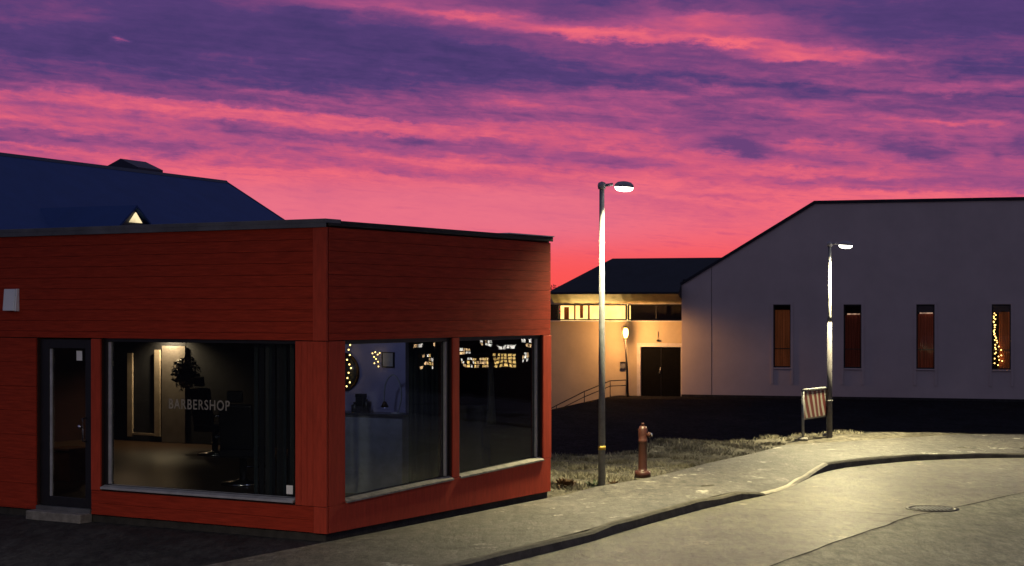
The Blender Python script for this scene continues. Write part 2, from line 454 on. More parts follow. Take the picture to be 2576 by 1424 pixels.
# ------------------------------------------------------------------ red shop
shop = thing('shop_building', 'red boarded flat-roofed barbershop on the street corner with large windows', 'building', CORN, math.atan2(UX.y, UX.x))
def pix_dir(px, py): return Vector(((px-CX)/F, 1, -(py-HY)/F))
CAM = Vector((0,0,CH))
def loc_of(P): q = P-CORN; return Vector((q.dot(UX), q.dot(UY), q.z))
def hit_y(px, py, y0):                               # pixel -> shop-local point on plane y=y0
    d = pix_dir(px, py); o = loc_of(CAM); dl = Vector((d.dot(UX), d.dot(UY), d.z)); t_ = (y0-o.y)/dl.y; return o+dl*t_
def hit_x(px, py, x0):
    d = pix_dir(px, py); o = loc_of(CAM); dl = Vector((d.dot(UX), d.dot(UY), d.z)); t_ = (x0-o.x)/dl.x; return o+dl*t_
fx = lambda px: hit_y(px, 900, 0).x
ry = lambda px: hit_x(px, 900, 0).y
TOP = 3.46; HEAD = 2.165; BASE = .335; LEN = 11.5; DEP = 5.03
xa, xb = fx(95), fx(232)            # door
xc, xd = fx(256), fx(746)           # big window
ya, yb, yc_, yd_ = ry(864), ry(1136), ry(1152), ry(1363)
def boards_front(x0, x1, z0, z1, step=.13):
    m_ = MB(); z = z1
    while z > z0+.01:
        zb = max(z0, z-step); m_.box(x0, x1, -.022, -.002, zb+.004, z); z = zb
    return m_
def boards_right(y0, y1, z0, z1, step=.13):
    m_ = MB(); z = z1
    while z > z0+.01:
        zb = max(z0, z-step); m_.box(.002, .022, y0, y1, zb+.004, z); z = zb
    return m_
# core walls behind the boards (openings left free)
cw = MB()
cw.box(-LEN, 0, 0, .20, HEAD, TOP)                   # front fascia
cw.box(-LEN, xa, 0, .20, .04, HEAD)
cw.box(xb, xc, 0, .20, .04, HEAD)
cw.box(xc, xd, 0, .20, .04, BASE+.03)
cw.box(xd, 0, 0, .20, .04, HEAD)
cw.box(-.20, 0, .20, DEP, HEAD, TOP)                 # right fascia
cw.box(-.20, 0, .20, ya, .04, HEAD)
cw.box(-.20, 0, ya, yd_, .04, BASE)
cw.box(-.20, 0, yb, yc_, BASE, HEAD)
cw.box(-.20, 0, yd_, DEP, .04, HEAD)
cw.box(-3.0, -.20, DEP-.2, DEP, .04, TOP)            # back and left walls
cw.box(-3.2, -3.0, DEP-.2, 8.2, .04, TOP)
cw.box(-LEN, -3.2, 8.0, 8.2, .04, TOP)
cw.box(-LEN, -LEN+.2, .20, 8.0, .04, TOP)
cw.build('wall', 'groove', shop)
fb = boards_front(-LEN, -.16, HEAD-.005, TOP-.05)
fb.build('upper_cladding', 'red_board', shop)
lf = boards_front(-LEN, xa-.01, .04, HEAD-.012, .30); lf.build('side_cladding', 'red_board', shop)
MB().box(xb+.008, xc-.0, -.030, -.001, BASE, HEAD-.012).build('door_post', 'red_trim', shop, .004)
bf = boards_front(xb+.008, -.16, .04, BASE-.006, .15); bf.build('base_cladding', 'red_board', shop)
rb_ = boards_right(.02, DEP, HEAD-.005, TOP-.05); rb_.build('upper_cladding', 'red_board', shop)
# sloping base panel of the side wall
zA, zB = .375, .50
def zs(y): return zA+(zB-zA)*(y-ya)/(yd_-ya)
mbp = MB(); mbp.prism([(.002,.02,.04),(.002,DEP,.04),(.002,DEP,zs(yd_)-.01),(.002,yd_,zs(yd_)-.01),(.002,ya,zA-.01),(.002,.02,BASE-.006)], (.022,0,0))
mbp.build('base_cladding', 'red_trim', shop, .003)
MB().box(.002,.024, .02, ya-.0, BASE, HEAD-.012).build('corner_pillar', 'red_trim', shop, .003)
MB().box(.002,.022, yb+.0, yc_-.0, BASE+.1, HEAD-.008).build('window_post', 'red_trim', shop, .003)
MB().box(.002,.024, yd_, DEP+.02, BASE+.16, HEAD-.008).build('corner_trim', 'red_trim', shop, .003)
cp = MB()
x_ = xd
for k in range(3):
    w_ = (-.16-xd)/3; cp.box(x_+.002, x_+w_-.002, -.026, -.001, BASE, HEAD-.012); x_ += w_
cp.box(-.157, .026, -.030, -.001, BASE, HEAD-.012)
cp.build('corner_pillar', 'red_trim', shop, .003)
MB().box(-.157,.028,-.032,-.001, HEAD-.004, TOP-.05).build('corner_trim', 'red_trim', shop, .003)
MB().box(-.150,.028,-.032,-.001,.04,BASE-.004).build('corner_trim', 'red_trim', shop, .003)
MB().box(-LEN, -.02, .02, .12, -.3, .04).box(-.12,-.02,.12,DEP-.02,-.3,.04).build('plinth', 'plinth', shop)
# roof and parapet cap
MB().box(-LEN+.2, -.20, .20, 4.83, 2.95, 3.1).box(-LEN+.2, -3.2, 4.83, 8.0, 2.95, 3.1).build('roof', 'dark_roof', shop)
pc = MB().box(-LEN-.03, .030, -.05, .24, TOP, TOP+.045).box(-LEN-.03, .030, -.05, -.035, TOP-.05, TOP)
pc.build('parapet_cap', 'coping', shop, .003)
MB().box(-.24, .040, .24, DEP+.04, TOP, TOP+.03).box(.026,.040,.0,DEP+.04,TOP-.03,TOP).build('parapet_cap', 'dark_coping', shop, .003)
MB().box(-.20, .056, DEP-1.15, DEP+.05, TOP+.032, TOP+.045).build('cap_lit_rim', 'alu', shop)  # bright strip imitates lamp light catching the far rim of the coping

# inside shell
fl = MB().box(-LEN+.2, -.20, .20, 4.83, .02, .12).box(-LEN+.2, -3.2, 4.83, 8.0, .02, .12); fl.build('floor', 'floor_wood', shop)
MB().box(-LEN+.2, -.20, .20, 4.83, 2.55, 2.6).box(-LEN+.2, -3.2, 4.83, 8.0, 2.55, 2.6).build('ceiling', 'room_dark', shop)
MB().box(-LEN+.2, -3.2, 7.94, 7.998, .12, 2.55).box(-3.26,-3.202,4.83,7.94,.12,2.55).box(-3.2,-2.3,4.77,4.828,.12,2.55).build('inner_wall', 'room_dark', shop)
# door frame and lit wall seen through the big window, on the back wall
def bw(px, py): return hit_y(px, py, 7.90)
def rect_back(mb_, px0, px1, py0, py1, th=.04):
    a = bw(px0, py0); b_ = bw(px1, py1)
    y_c = 7.92
    return mb_.box(min(a.x,b_.x), max(a.x,b_.x), y_c-th, y_c, max(.13, min(a.z,b_.z)), max(a.z,b_.z))
q = rect_back(MB(), 322, 334, 888, 1098); rect_back(q, 390, 403, 880, 1098); rect_back(q, 334.5, 389.5, 1088, 1096); q.build('inner_door_frame', 'door_frame', shop)
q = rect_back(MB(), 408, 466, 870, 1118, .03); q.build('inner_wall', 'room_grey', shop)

def pane(mb_, name, parent, m='shop_glass'): return mb_.build(name, m, parent)
# big front window
wf = MB(); g = .06
wf.box(xc, xc+g, .03, .12, BASE+.03, HEAD).box(xd-.03, xd, .03, .12, BASE+.03, HEAD).box(xc+g, xd-.03, .03, .12, HEAD-.045, HEAD).box(xc+g, xd-.03, .03, .12, BASE+.03, BASE+.07)
win = wf.build('window_frame', 'black_frame', shop, .004)
MB().box(xc+g, xd-.03, .07, .076, BASE+.07, HEAD-.045).build('pane', 'shop_glass', win)
MB().box(xc+g+.004, xc+g+.045, .045, .069, BASE+.08, HEAD-.05).build('glazing_strip', 'alu', win)
sl = MB().prism([(xc+.02,.068,BASE+.075),(xc+.02,-.05,BASE+.045),(xc+.02,-.05,BASE+.02),(xc+.02,.068,BASE+.031)], (xd-xc-.04,0,0)); sl.build('window_sill', 'alu', shop, .002)
# lettering on the pane
cu = bpy.data.curves.new('lettering', 'FONT'); cu.body = 'BARBERSHOP'; cu.size = .15; cu.extrude = .001; cu.space_character = 1.15; cu.offset = .0015
tmp = bpy.data.objects.new('tmp', cu); col.objects.link(tmp); bpy.context.view_layer.update()
me = bpy.data.meshes.new_from_object(tmp.evaluated_get(bpy.context.evaluated_depsgraph_get())); bpy.data.objects.remove(tmp)
xs_ = [v.co.x for v in me.vertices]; ysv = [v.co.y for v in me.vertices]
A = hit_y(425, 1028, .066); B = hit_y(578, 1003, .066)
sx_ = (B.x-A.x)/(max(xs_)-min(xs_)); sz_ = .118/(max(ysv)-min(ysv))
for v in me.vertices:
    x, y, z = v.co; v.co = (A.x+(x-min(xs_))*sx_, .066-z, A.z+(y-min(ysv))*sz_)
me.name = 'lettering'; me.materials.clear(); me.materials.append(MATS['letter'])
lo = bpy.data.objects.new('lettering', me); col.objects.link(lo); lo.parent = win
lo['label'] = 'grey word BARBERSHOP lettered on the large front window'

# glazed shop door
dr = MB(); dz0 = .10
gx0, gx1 = fx(119), fx(210); gz1 = hit_y(165, 876, .06).z; gz0 = hit_y(165, 1250, .06).z
dr.box(xa+.01, gx0, .03, .10, dz0, HEAD-.02).box(gx1, xb-.0, .03, .10, dz0, HEAD-.02).box(gx0, gx1, .03, .10, gz1, HEAD-.02).box(gx0, gx1, .03, .10, dz0, gz0)
door = dr.build('door', 'black_frame', shop, .004)
MB().box(gx0, gx1, .062, .068, gz0, gz1).build('pane', 'shop_glass', door)
MB().box(gx0+.002, gx0+.035, .04, .061, gz0+.002, gz1-.01).build('glazing_strip', 'alu', door)
ha = hit_y(208, 1052, -.03); hb = hit_y(208, 1112, -.03)
MB().tube([(ha.x,.03,ha.z),(ha.x,-.03,ha.z-.01),(ha.x+.012,-.045,(ha.z+hb.z)/2),(ha.x,-.03,hb.z+.01),(ha.x,.03,hb.z)], .011, 8).build('handle', 'chrome', door)
hp = hit_y(201, 1074, .03); MB().lathe([(0,0),(.024,0),(.024,.02),(0,.02)], (0,0,0), 12, M=Matrix.Rotation(R(90),3,'X')).build('lock', 'chrome', door).location = (hp.x,.03,hp.z)
st = MB(); z0 = -.12
st.prism([(xa-.0,-.20,z0),(xb+.0,-.20,z0),(xb+.0,.0,z0),(xa,.0,z0)], (0,0,.17)).build('door_step', 'concrete', shop, .012)
MB().box(xa+.01, xb, -.04, .03, .051, .098).build('threshold', 'coping', shop)
# side windows
for (y0, y1) in ((ya, yb), (yc_, yd_)):
    w1 = MB(); zb0, zb1 = zs(y0)+.01, zs(y1)+.01
    xin, xo = -.12, -.03
    w1.box(xin, xo, y0, y0+.03, BASE, HEAD).box(xin, xo, y1-.05, y1, BASE, HEAD).box(xin, xo, y0+.03, y1-.05, HEAD-.05, HEAD)
    w1.prism([(xo,y0+.03,BASE),(xo,y1-.05,BASE),(xo,y1-.05,zs(y1)+.02),(xo,y0+.03,zs(y0)+.02)], (xin-xo,0,0))
    w2 = w1.build('window_frame', 'black_frame', shop, .003)
    MB().box(-.075, -.069, y0+.03, y1-.05, zb0, HEAD-.05).build('pane', 'shop_glass', w2)
    MB().box(-.066, -.040, y1-.085, y1-.052, zs(y1)+.025, HEAD-.055).build('glazing_strip', 'alu', w2)
    s_ = MB().prism([(-.028,y0+.01,zs(y0)-.006),(.045,y0+.01,zs(y0)-.03),(.045,y0+.01,zs(y0)-.008),(-.028,y0+.01,zs(y0)+.022)], (0,y1-y0-.02,zs(y1)-zs(y0)))
    s_.build('window_sill', 'concrete', shop, .002)

# --- things in and on the shop (world placement through the shop frame)
SM = Matrix.Translation(CORN) @ Matrix.Rotation(math.atan2(UX.y, UX.x), 4, 'Z')
SRZ = math.atan2(UX.y, UX.x)
def W(p): return SM @ Vector(p)
def sthing(name, label, cat, p, group=None): return thing(name, label, cat, W(p), SRZ, group)
# wall box, upper left
a = hit_y(12, 782, -.02); b_ = hit_y(50, 727, -.02)
a.x += .035
vb = sthing('wall_vent', 'small white hooded vent box on the red front wall above the shop door', 'vent', (a.x, -.022, a.z))
wv, hv = b_.x-a.x, b_.z-a.z
MB().prism([(0,0,0),(0,-.07,.0),(0,-.045,hv),(0,0,hv)], (wv*.84,0,0)).build('hood', 'white_plastic', vb, .008)
MB().prism([(wv*.88,0,-.005),(wv*.88,-.065,-.005),(wv*.88,-.04,hv+.003),(wv*.88,0,hv+.003)], (wv*.10,0,0)).build('side_cover', 'white_plastic', vb, .006)
a = hit_y(717, 1243, .04); b_ = hit_y(733, 1222, .04)
tag(MB().box(a.x, b_.x, .064, .068, a.z, b_.z).build('sticker', 'paper'), 'small white sticker low in the right corner of the large shop window', 'sticker').matrix_world = SM
a = hit_y(190, 907, .04); b_ = hit_y(204, 883, .04)
tag(MB().box(a.x, b_.x, .056, .060, a.z, b_.z).build('paper_notice', 'paper'), 'small white notice at the top of the glass shop door', 'notice').matrix_world = SM

# warm ceiling lamp at the back of the shop
p = bw(432, 872); sp = sthing('ceiling_lamp', 'small warm lamp shining down the back wall behind the large shop window', 'lamp', (p.x, 7.72, 2.16))
MB().lathe([(.0,.35),(.012,.35),(.012,.1),(.09,.02),(.10,0),(.085,0),(.01,.08)], (0,0,0), 16).build('shade', 'dark_item', sp)
MB().lathe([(0,-.01),(.03,.0),(.035,.03),(0,.06)], (0,0,0), 12).build('bulb', 'bulb_warm', sp)
def spot(name, loc, target, power, colr, ang=120, size=.05, parent=None, blend=.6):
    d = bpy.data.lights.new(name, 'SPOT'); d.energy = power; d.color = colr; d.spot_size = R(ang); d.spot_blend = blend; d.shadow_soft_size = size
    o = bpy.data.objects.new(name, d); col.objects.link(o); o.location = loc
    o.rotation_euler = (Vector(target)-Vector(loc)).to_track_quat('-Z', 'Y').to_euler(); return o
spot('ceiling_lamp_light', W((p.x, 7.74, 2.10)), W((p.x+.02, 7.9, 1.0)), 90, (1,.72,.42), 150, .03)
spot('ceiling_lamp_light', W((p.x-.2, 7.0, 2.3)), W((p.x+.6, 5.2, .1)), 10, (1,.62,.35), 120, .1)
# hanging round silhouette (dryer hood)
a = bw(468, 940)
hd = sthing('hanging_plant', 'dark rounded pot plant hanging before the lit back wall of the shop', 'plant', (hit_y(468, 940, 7.3).x, 7.3, hit_y(468,940,7.3).z))
mhp = MB(); rr = random.Random(3)
for k in range(520):
    u = Vector((rr.gauss(0,1), rr.gauss(0,1), rr.gauss(0,1))).normalized()*rr.uniform(.10,.25); u.z *= 1.25
    w_ = Vector((rr.gauss(0,1), rr.gauss(0,1), rr.gauss(0,1))).normalized()*.05; w2_ = w_.cross(u).normalized()*.03
    mhp.add([u-w_, u+w2_, u+w_, u-w2_], [(0,1,2,3)])
mhp.build('leaves', 'dark_item', hd); MB().tube([(0,0,.1),(0,0,2.5-hd.location.z)], .006, 6).build('cord', 'dark_item', hd)
MB().lathe([(0,-.12),(.09,-.12),(.13,.02),(.12,.02),(0,-.08)], (0,0,0), 16).build('pot', 'dark_item', hd)

# barber chair
def barber_chair(p, rz, label):
    c = thing('barber_chair', label, 'chair', W(p), SRZ+rz, 'barber chairs')
    MB().lathe([(0,0),(.30,0),(.30,.03),(.08,.06),(.05,.08),(.05,.38),(0,.38)], (0,0,0), 24).build('base', 'chrome', c)
    MB().box(-.26,.26,-.25,.25,.38,.52).build('seat', 'dark_item', c, .03)
    MB().prism([(-.24,.20,.50),(-.24,.27,.48),(-.24,.36,1.10),(-.24,.28,1.12)], (.48,0,0)).build('backrest', 'dark_item', c, .03)
    MB().prism([(-.11,.29,1.14),(-.11,.35,1.13),(-.11,.37,1.28),(-.11,.31,1.30)], (.22,0,0)).build('headrest', 'dark_item', c, .02)
    for s_ in (-1, 1):
        MB().tube([(s_*.29,.25,.66),(s_*.30,-.18,.68),(s_*.29,-.22,.50)], .022, 8).build('armrest', 'chrome', c)
    MB().tube([(-.16,-.25,.40),(-.16,-.45,.20),(.16,-.45,.20),(.16,-.25,.40)], .016, 8).build('footrest', 'chrome', c)
p = hit_y(612, 1190, 3.0); barber_chair((p.x, 3.0, .12), R(200), 'dark barber chair with glinting metal parts behind the right half of the large window')
p = hit_y(500, 1120, 6.0); barber_chair((p.x, 6.4, .12), R(170), 'dark barber chair near the back wall of the shop, left of its twin')

# vertical blind by the corner
x0, x1 = hit_y(640, 1000, .26).x, hit_y(742, 1000, .26).x
bl = sthing('vertical_blind', 'dark vertical blind gathered at the corner side of the large shop window', 'blind', (x0, .26, .15))
MB().box(0, x1-x0, -.02, .02, 2.25, 2.29).build('rail', 'alu', bl)
ns = 11
for k in range(ns):
    xk = (x1-x0)*(k+.4+.25*math.sin(k*2.3))/ns; a = R(60+22*math.sin(k*1.7)); c_, s_ = math.cos(a)*.022, math.sin(a)*.022
    MB().prism([(xk-c_,-s_,.05),(xk+c_,s_,.05),(xk+c_+.002,s_,.05),(xk-c_+.002,-s_,.05)], (0,0,2.2)).build('slat', 'dark_item' if k % 4 else 'curtain_dark', bl)

# lavender partition with mirror etc. seen through the first side window
PY = 3.2
part = MB().box(-2.25, hit_y(1020, 900, PY).x, PY, PY+.08, .12, 2.55).build('partition', 'lavender', shop)
def pv(px, py, off=0): return hit_y(px, py, PY-off)
c = pv(862, 935, .05); mir = sthing('round_mirror', 'dark round mirror with a gold rim on the lavender wall of the shop', 'mirror', (c.x, PY-.012, c.z))
MX = Matrix.Rotation(R(90), 3, 'X')
rad = pv(905, 935).x-c.x
MB().lathe([(rad-.02,-.01),(rad,-.01),(rad+.012,.02),(rad-.012,.035),(rad-.02,.02)], (0,0,0), 40, M=MX).build('rim', 'gold', mir)
MB().lathe([(0,.0),(rad-.019,.0),(rad-.019,.015),(0,.016)], (0,0,0), 40, M=MX).build('mirror_glass', 'counter_top', mir)
def bulbs(root, pts, r_, m_='bulb_warm'):
    first = None
    for q in pts:
        if first is None:
            first = MB().lathe([(0,-r_),(r_*.7,-r_*.7),(r_,0),(r_*.7,r_*.7),(0,r_)], (0,0,0), 8).build('bulb', m_, root); o = first
        else:
            o = first.copy(); col.objects.link(o); o.parent = root
        o.location = q
bp0 = pv(880, 865, .12); sl_ = sthing('string_lights', 'string of warm yellow bulbs hanging in front of the round mirror in the shop', 'fairy lights', (bp0.x, PY-.12, bp0.z))
pts = []
for (px, py) in ((881,868),(877,880),(880,893),(873,905),(879,917),(883,926),(877,938),(874,951),(880,962),(872,972)):
    q = pv(px, py, .12); pts.append((q.x-bp0.x, 0, q.z-bp0.z))
MB().tube(pts, .002, 5).build('wire', 'dark_item', sl_); bulbs(sl_, pts, .011)
bp0 = pv(945, 885, .10); s2_ = sthing('string_lights', 'small cluster of glowing beads imitating reflected lights beside the dark picture', 'fairy lights', (bp0.x, PY-.10, bp0.z))  # beads put in to imitate lights reflected in the window
pts = []
for (px, py) in ((937,889),(944,886),(941,898),(950,892),(955,888),(946,903),(951,910),(942,914),(952,922)):
    q = pv(px, py, .10); pts.append((q.x-bp0.x, 0, q.z-bp0.z))
MB().tube(pts, .002, 5).build('wire', 'dark_item', s2_); bulbs(s2_, pts, .009)
a = pv(961, 924, .02); b_ = pv(991, 886, .02)
pic = sthing('picture', 'small dark framed picture on the lavender wall of the shop', 'picture', (a.x, PY-.02, a.z)); w_, h_ = b_.x-a.x, b_.z-a.z
MB().box(0,w_,-.01,.012,0,.012).box(0,w_,-.01,.012,h_-.012,h_).box(0,.012,-.01,.012,.012,h_-.012).box(w_-.012,w_,-.01,.012,.012,h_-.012).build('frame', 'dark_item', pic)
MB().box(.012,w_-.012,.0,.012,.012,h_-.012).build('print', 'counter', pic)
# counter
zc = pv(930, 1040, .35).z; xR = hit_y(1012, 1060, PY-.35).x
ct = sthing('counter', 'pale counter with a dark worktop against the lavender wall of the shop', 'counter', (-2.25, PY-.35, .12))
MB().box(0, xR+2.25, 0, .348, 0, zc-.12-.03).build('front_panel', 'counter', ct, .005)
MB().box(-.01, xR+2.27, -.03, .348, zc-.12-.028, zc-.12).build('worktop', 'counter_top', ct, .004)
for k, (px, wd, hh, lb) in enumerate(((893,.10,.13,'squat dark jar standing leftmost on the shop counter'),(908,.12,.24,'tall dark box standing on the shop counter'),(922,.07,.17,'slim dark bottle on the counter, right of the tall box'))):
    q = hit_y(px, 1030, PY-.2)
    o = sthing(('jar','box','bottle')[k], lb, ('jar','box','bottle')[k], (q.x, PY-.2, zc))
    if k == 1:
        MB().box(-wd/2, wd/2, -.04, .04, 0, hh*.8).build('body', 'dark_item', o, .004); MB().box(-wd/2-.004, wd/2+.004, -.044, .044, hh*.8, hh).build('lid', 'dark_item', o, .004)
    else:
        MB().lathe([(0,0),(wd/2,0),(wd/2,hh*.65),(wd/5,hh*.8),(wd/5,hh*.86),(0,hh*.86)], (0,0,0), 16).build('body', 'dark_item', o)
        MB().lathe([(0,hh*.86),(wd/4,hh*.86),(wd/4,hh),(0,hh)], (0,0,0), 12).build('cap', 'dark_item', o)
q = hit_y(1000, 1040, PY-.25)
al = sthing('arc_lamp', 'curved desk lamp on the shop counter with a tiny bluish light', 'lamp', (q.x, PY-.25, zc))
pts = [(.0,0,0),(.06,0,.22),(.02,0,.42),(-.08,0,.50),(-.18,0,.40),(-.21,0,.22),(-.20,0,.10)]
MB().tube(smooth_line([Vector(v) for v in pts], 5), .010, 8).build('arm', 'counter', al)
MB().lathe([(0,0),(.09,0),(.09,.015),(0,.02)], (0,0,0), 16).build('foot', 'counter', al)
MB().lathe([(0,.06),(.02,.05),(.055,-.02),(.045,-.02),(0,.04)], (-.20,0,.10), 16).build('shade', 'gold', al)
MB().lathe([(0,-.012),(.012,0),(0,.012)], (-.20,0,.085), 8).build('bulb', 'bulb_blue', al)
spot('partition_fill_light', W((-1.3, 1.7, 2.3)), W((-1.7, PY, 1.25)), 12, (.62,.66,1), 95, .1)  # unseen overhead spot added to brighten the lavender partition
# dark curtain + cabinets behind the rest of the side windows
q0, q1 = hit_x(1028, 1000, -.35).y, hit_x(1128, 1000, -.35).y
cn = sthing('curtain', 'long dark pleated curtain hanging behind the left side window', 'curtain', (-.35, q0, .15))
v_ = []; f_ = []; n_ = 60
for k in range(n_+1):
    yy = (q1-q0)*k/n_; xx = .045*math.sin(k*1.15)+.02*math.sin(k*.37)
    v_ += [(xx, yy, 0), (xx*.8, yy, 2.3)]
for k in range(n_): f_.append((2*k, 2*k+2, 2*k+3, 2*k+1))
MB().add(v_, f_, True).build('cloth', 'curtain_dark', cn); MB().tube([(0,-.05,2.31),(0,q1-q0+.05,2.31)], .012, 8).build('rod', 'alu', cn)
c0, c1 = hit_x(1216, 1100, -.8).y, hit_x(1256, 1100, -.8).y; ztop = hit_x(1230, 1020, -.8).z
cb = sthing('cabinet', 'narrow brown drawer cabinet behind the right side window', 'cabinet', (-1.25, c0, .12))
MB().box(0,.42,0,c1-c0,0,ztop-.12).build('body', 'cabinet', cb, .006)
for k in range(4):
    hh = (ztop-.14)/4; MB().box(.422,.436,.02,c1-c0-.02,.02+k*hh,k*hh+hh-.02).build('drawer', 'cabinet', cb, .003)
# foil balloon-like wisps -> hanging towel
q = hit_x(1242, 900, -.5); tw = sthing('towel', 'pale towel hanging behind the right side window', 'towel', (-.55, q.y, .95))
v_ = []; f_ = []
for i in range(13):
    for j in range(9):
        u = i/12-.5; wz = j/8
        v_.append((.02*math.sin(i*1.3+j*.3), u*(.10+.16*(1-wz)), wz*.85))
for i in range(12):
    for j in range(8): f_.append((i*9+j, (i+1)*9+j, (i+1)*9+j+1, i*9+j+1))
o = MB().add(v_, f_, True).build('cloth', 'cabinet', tw); so = o.modifiers.new('Solidify', 'SOLIDIFY'); so.thickness = .006
MB().tube([(0,0,.85),(0,0,1.55)], .004, 6).build('cord', 'dark_item', tw)
# orange box seen through the door
q = hit_y(172, 1190, 2.2); ob = sthing('storage_box', 'orange-brown box on the floor behind the glass shop door', 'box', (q.x, 2.2, .12))
MB().box(-.22,.22,-.2,.2,0,.42).build('body', 'wood_box', ob, .01); MB().box(-.23,.23,-.21,.21,.421,.46).build('lid', 'wood_box', ob, .008)
spot('shop_ceiling_light', W((q.x+.2, 1.5, 2.3)), W((q.x, 2.2, .3)), 5, (1,.7,.45), 80, .05)

# ------------------------------------------------------------------ blue roofed building behind
RE = Vector((-8.92,52.2,0)); RDv = Vector((.412,.911,0)).normalized(); RN = Vector((.911,-.412,0)).normalized(); RZ6 = 6.5; KS = .587
bb = thing('blue_roofed_building', 'large building with a steep dark blue roof behind the red shop', 'building', RE, math.atan2(-RDv.y, -RDv.x))
# local x = towards the camera along the ridge, local y = ? (left-handed check)
LX = -RDv; LY = Vector((-LX.y, LX.x, 0))               # rotate +90
sgn = 1 if LY.dot(RN) > 0 else -1                        # side of the slope we see
def rl(t_, s_, z): return (t_, sgn*s_, z)
BL = 15; SE = 6.6; zE = RZ6-KS*SE; tk = .10
rf = MB().prism([rl(0,0,RZ6), rl(0,SE,zE), rl(0,SE,zE-tk), rl(0,0,RZ6-tk), rl(0,-SE,zE-tk), rl(0,-SE,zE)], (BL,0,0))
rfo = rf.build('roof', 'blue_roof', bb)
MB().prism([rl(-.03,0,RZ6+.02), rl(-.03,SE,zE+.02), rl(-.03,SE,zE-.14), rl(-.03,0,RZ6-.14), rl(-.03,-SE,zE-.14), rl(-.03,-SE,zE+.02)], (.06,0,0)).build('verge_board', 'blue_roof_edge', rfo)
MB().prism([rl(.3,-6,-1.5), rl(.3,6,-1.5), rl(.3,6,RZ6-KS*6-.1), rl(.3,0,RZ6-.1), rl(.3,-6,RZ6-KS*6-.1)], (BL-.6,0,0)).build('wall', 'grey_wall', bb)
MB().prism([rl(0,-.1,RZ6-.05), rl(0,.1,RZ6-.05), rl(0,0,RZ6+.05)], (BL,0,0)).build('ridge_cap', 'blue_roof_edge', rfo)
# ridge ventilator house: gable faces the camera
tv = 4.4
MB().prism([rl(tv,-.08,RZ6-.2), rl(tv,-.08,RZ6+.13), rl(tv,-.70,RZ6+.40), rl(tv,-1.35,RZ6+.13), rl(tv,-1.35,RZ6-.9)], (-1.2,0,0)).build('roof_vent', 'blue_roof_edge', rfo)
# dormer with lit triangular window
td = 11.84; sf = 5.5; zr = 4.96; hw = 1.0; pit = .74
dm = MB()
sb = (RZ6-zr)/KS
hwz = hw*pit
a0 = Vector(rl(td, sf, zr)); a1 = Vector(rl(td, sb, zr))
for sg in (-1, 1):
    e0 = Vector(rl(td+sg*hw, sf, zr-hwz)); se = (RZ6-(zr-hwz))/KS; e1 = Vector(rl(td+sg*hw, se, zr-hwz))
    n_ = Vector((0,0,-.06)); dm.prism([a0, a1, e1, e0], n_)
dmo = dm.build('dormer', 'blue_roof', bb)
MB().prism([rl(td-hw+.08,sf-.08,zr-hwz-1.2), rl(td+hw-.08,sf-.08,zr-hwz-1.2), rl(td+hw-.08,sf-.08,zr-hwz-.02), rl(td,sf-.08,zr-.10), rl(td-hw+.08,sf-.08,zr-hwz-.02)], (0,-sgn*.06,0)).build('dormer_front', 'blue_roof_edge', dmo)
MB().prism([rl(td-.24,sf-.06,4.55), rl(td+.24,sf-.06,4.55), rl(td,sf-.06,4.79)], (0,sgn*.03,0)).build('window', 'tri_glow', dmo)

# ------------------------------------------------------------------ pale hall on the right
hall = thing('hall_building', 'large pale hall with slot windows and a low wing holding the dark double door', 'building', G0, math.atan2(GD.y, GD.x))
def lh(P): q = P-G0; return Vector((q.dot(GD), q.dot(GN), q.z))
def hh_(px, py, y0=0):
    d = pix_dir(px, py); o = lh(CAM); dl = Vector((d.dot(GD), d.dot(GN), d.z)); t_ = (y0-o.y)/dl.y; return o+dl*t_
HB = -1.3; SH = 6.86; TS = 5.44; HLEN = 30; HD = 24
slots = [(1945,1989),(2122,2167),(2305,2351),(2495,2543)]
sz0, sz1 = hh_(2143, 927).z, hh_(2143, 766).z
gx = [(hh_(a_,800).x, hh_(b__,800).x) for a_, b__ in slots]
def roofz(x): return 3.60+(SH-3.60)*min(1, x/TS)
# gable wall with window openings: vertical strips
wall = MB(); cuts = [0]
for a_, b__ in gx: cuts += [a_, b__]
cuts += [HLEN]; cuts2 = sorted(set(cuts+[TS]))
def seg(x0, x1, z0, z1a, z1b): wall.prism([(x0,0,z0),(x1,0,z0),(x1,0,z1b),(x0,0,z1a)], (0,.35,0))
for x0, x1 in zip(cuts2, cuts2[1:]):
    mid = (x0+x1)/2; inside = any(a_ < mid < b__ for a_, b__ in gx)
    if inside:
        seg(x0, x1, HB, sz0, sz0); seg(x0, x1, sz1, roofz(x0), roofz(x1))
    else: seg(x0, x1, HB, roofz(x0), roofz(x1))
wall.build('wall', 'grey_wall', hall)
MB().box(0,.35,.36,HD,HB,3.55).build('wall', 'grey_wall', hall)
MB().prism([(0,.36,3.60),(TS,.36,SH),(HLEN,.36,SH),(HLEN,.36,SH-.15),(TS,.36,SH-.15),(.0,.36,3.45)], (0,HD,0)).build('roof', 'dark_roof', hall)
MB().prism([(-.05,-.06,3.62),(TS-.02,-.06,SH+.05),(HLEN,-.06,SH+.05),(HLEN,-.06,SH-.07),(TS+.03,-.06,SH-.07),(-.05,-.06,3.50)], (0,.41,0)).build('roof_edge', 'dark_roof', hall)
jn = MB()
for px in (1790,):
    x = hh_(px, 900).x; jn.box(x-.008, x+.008, -.006, -.002, -1.0, roofz(x)-.1)
jn.build('panel_joint', 'room_dark', hall)
MB().box(-.0, HLEN, -.05, -.002, HB, -.98).build('plinth', 'plinth', hall)
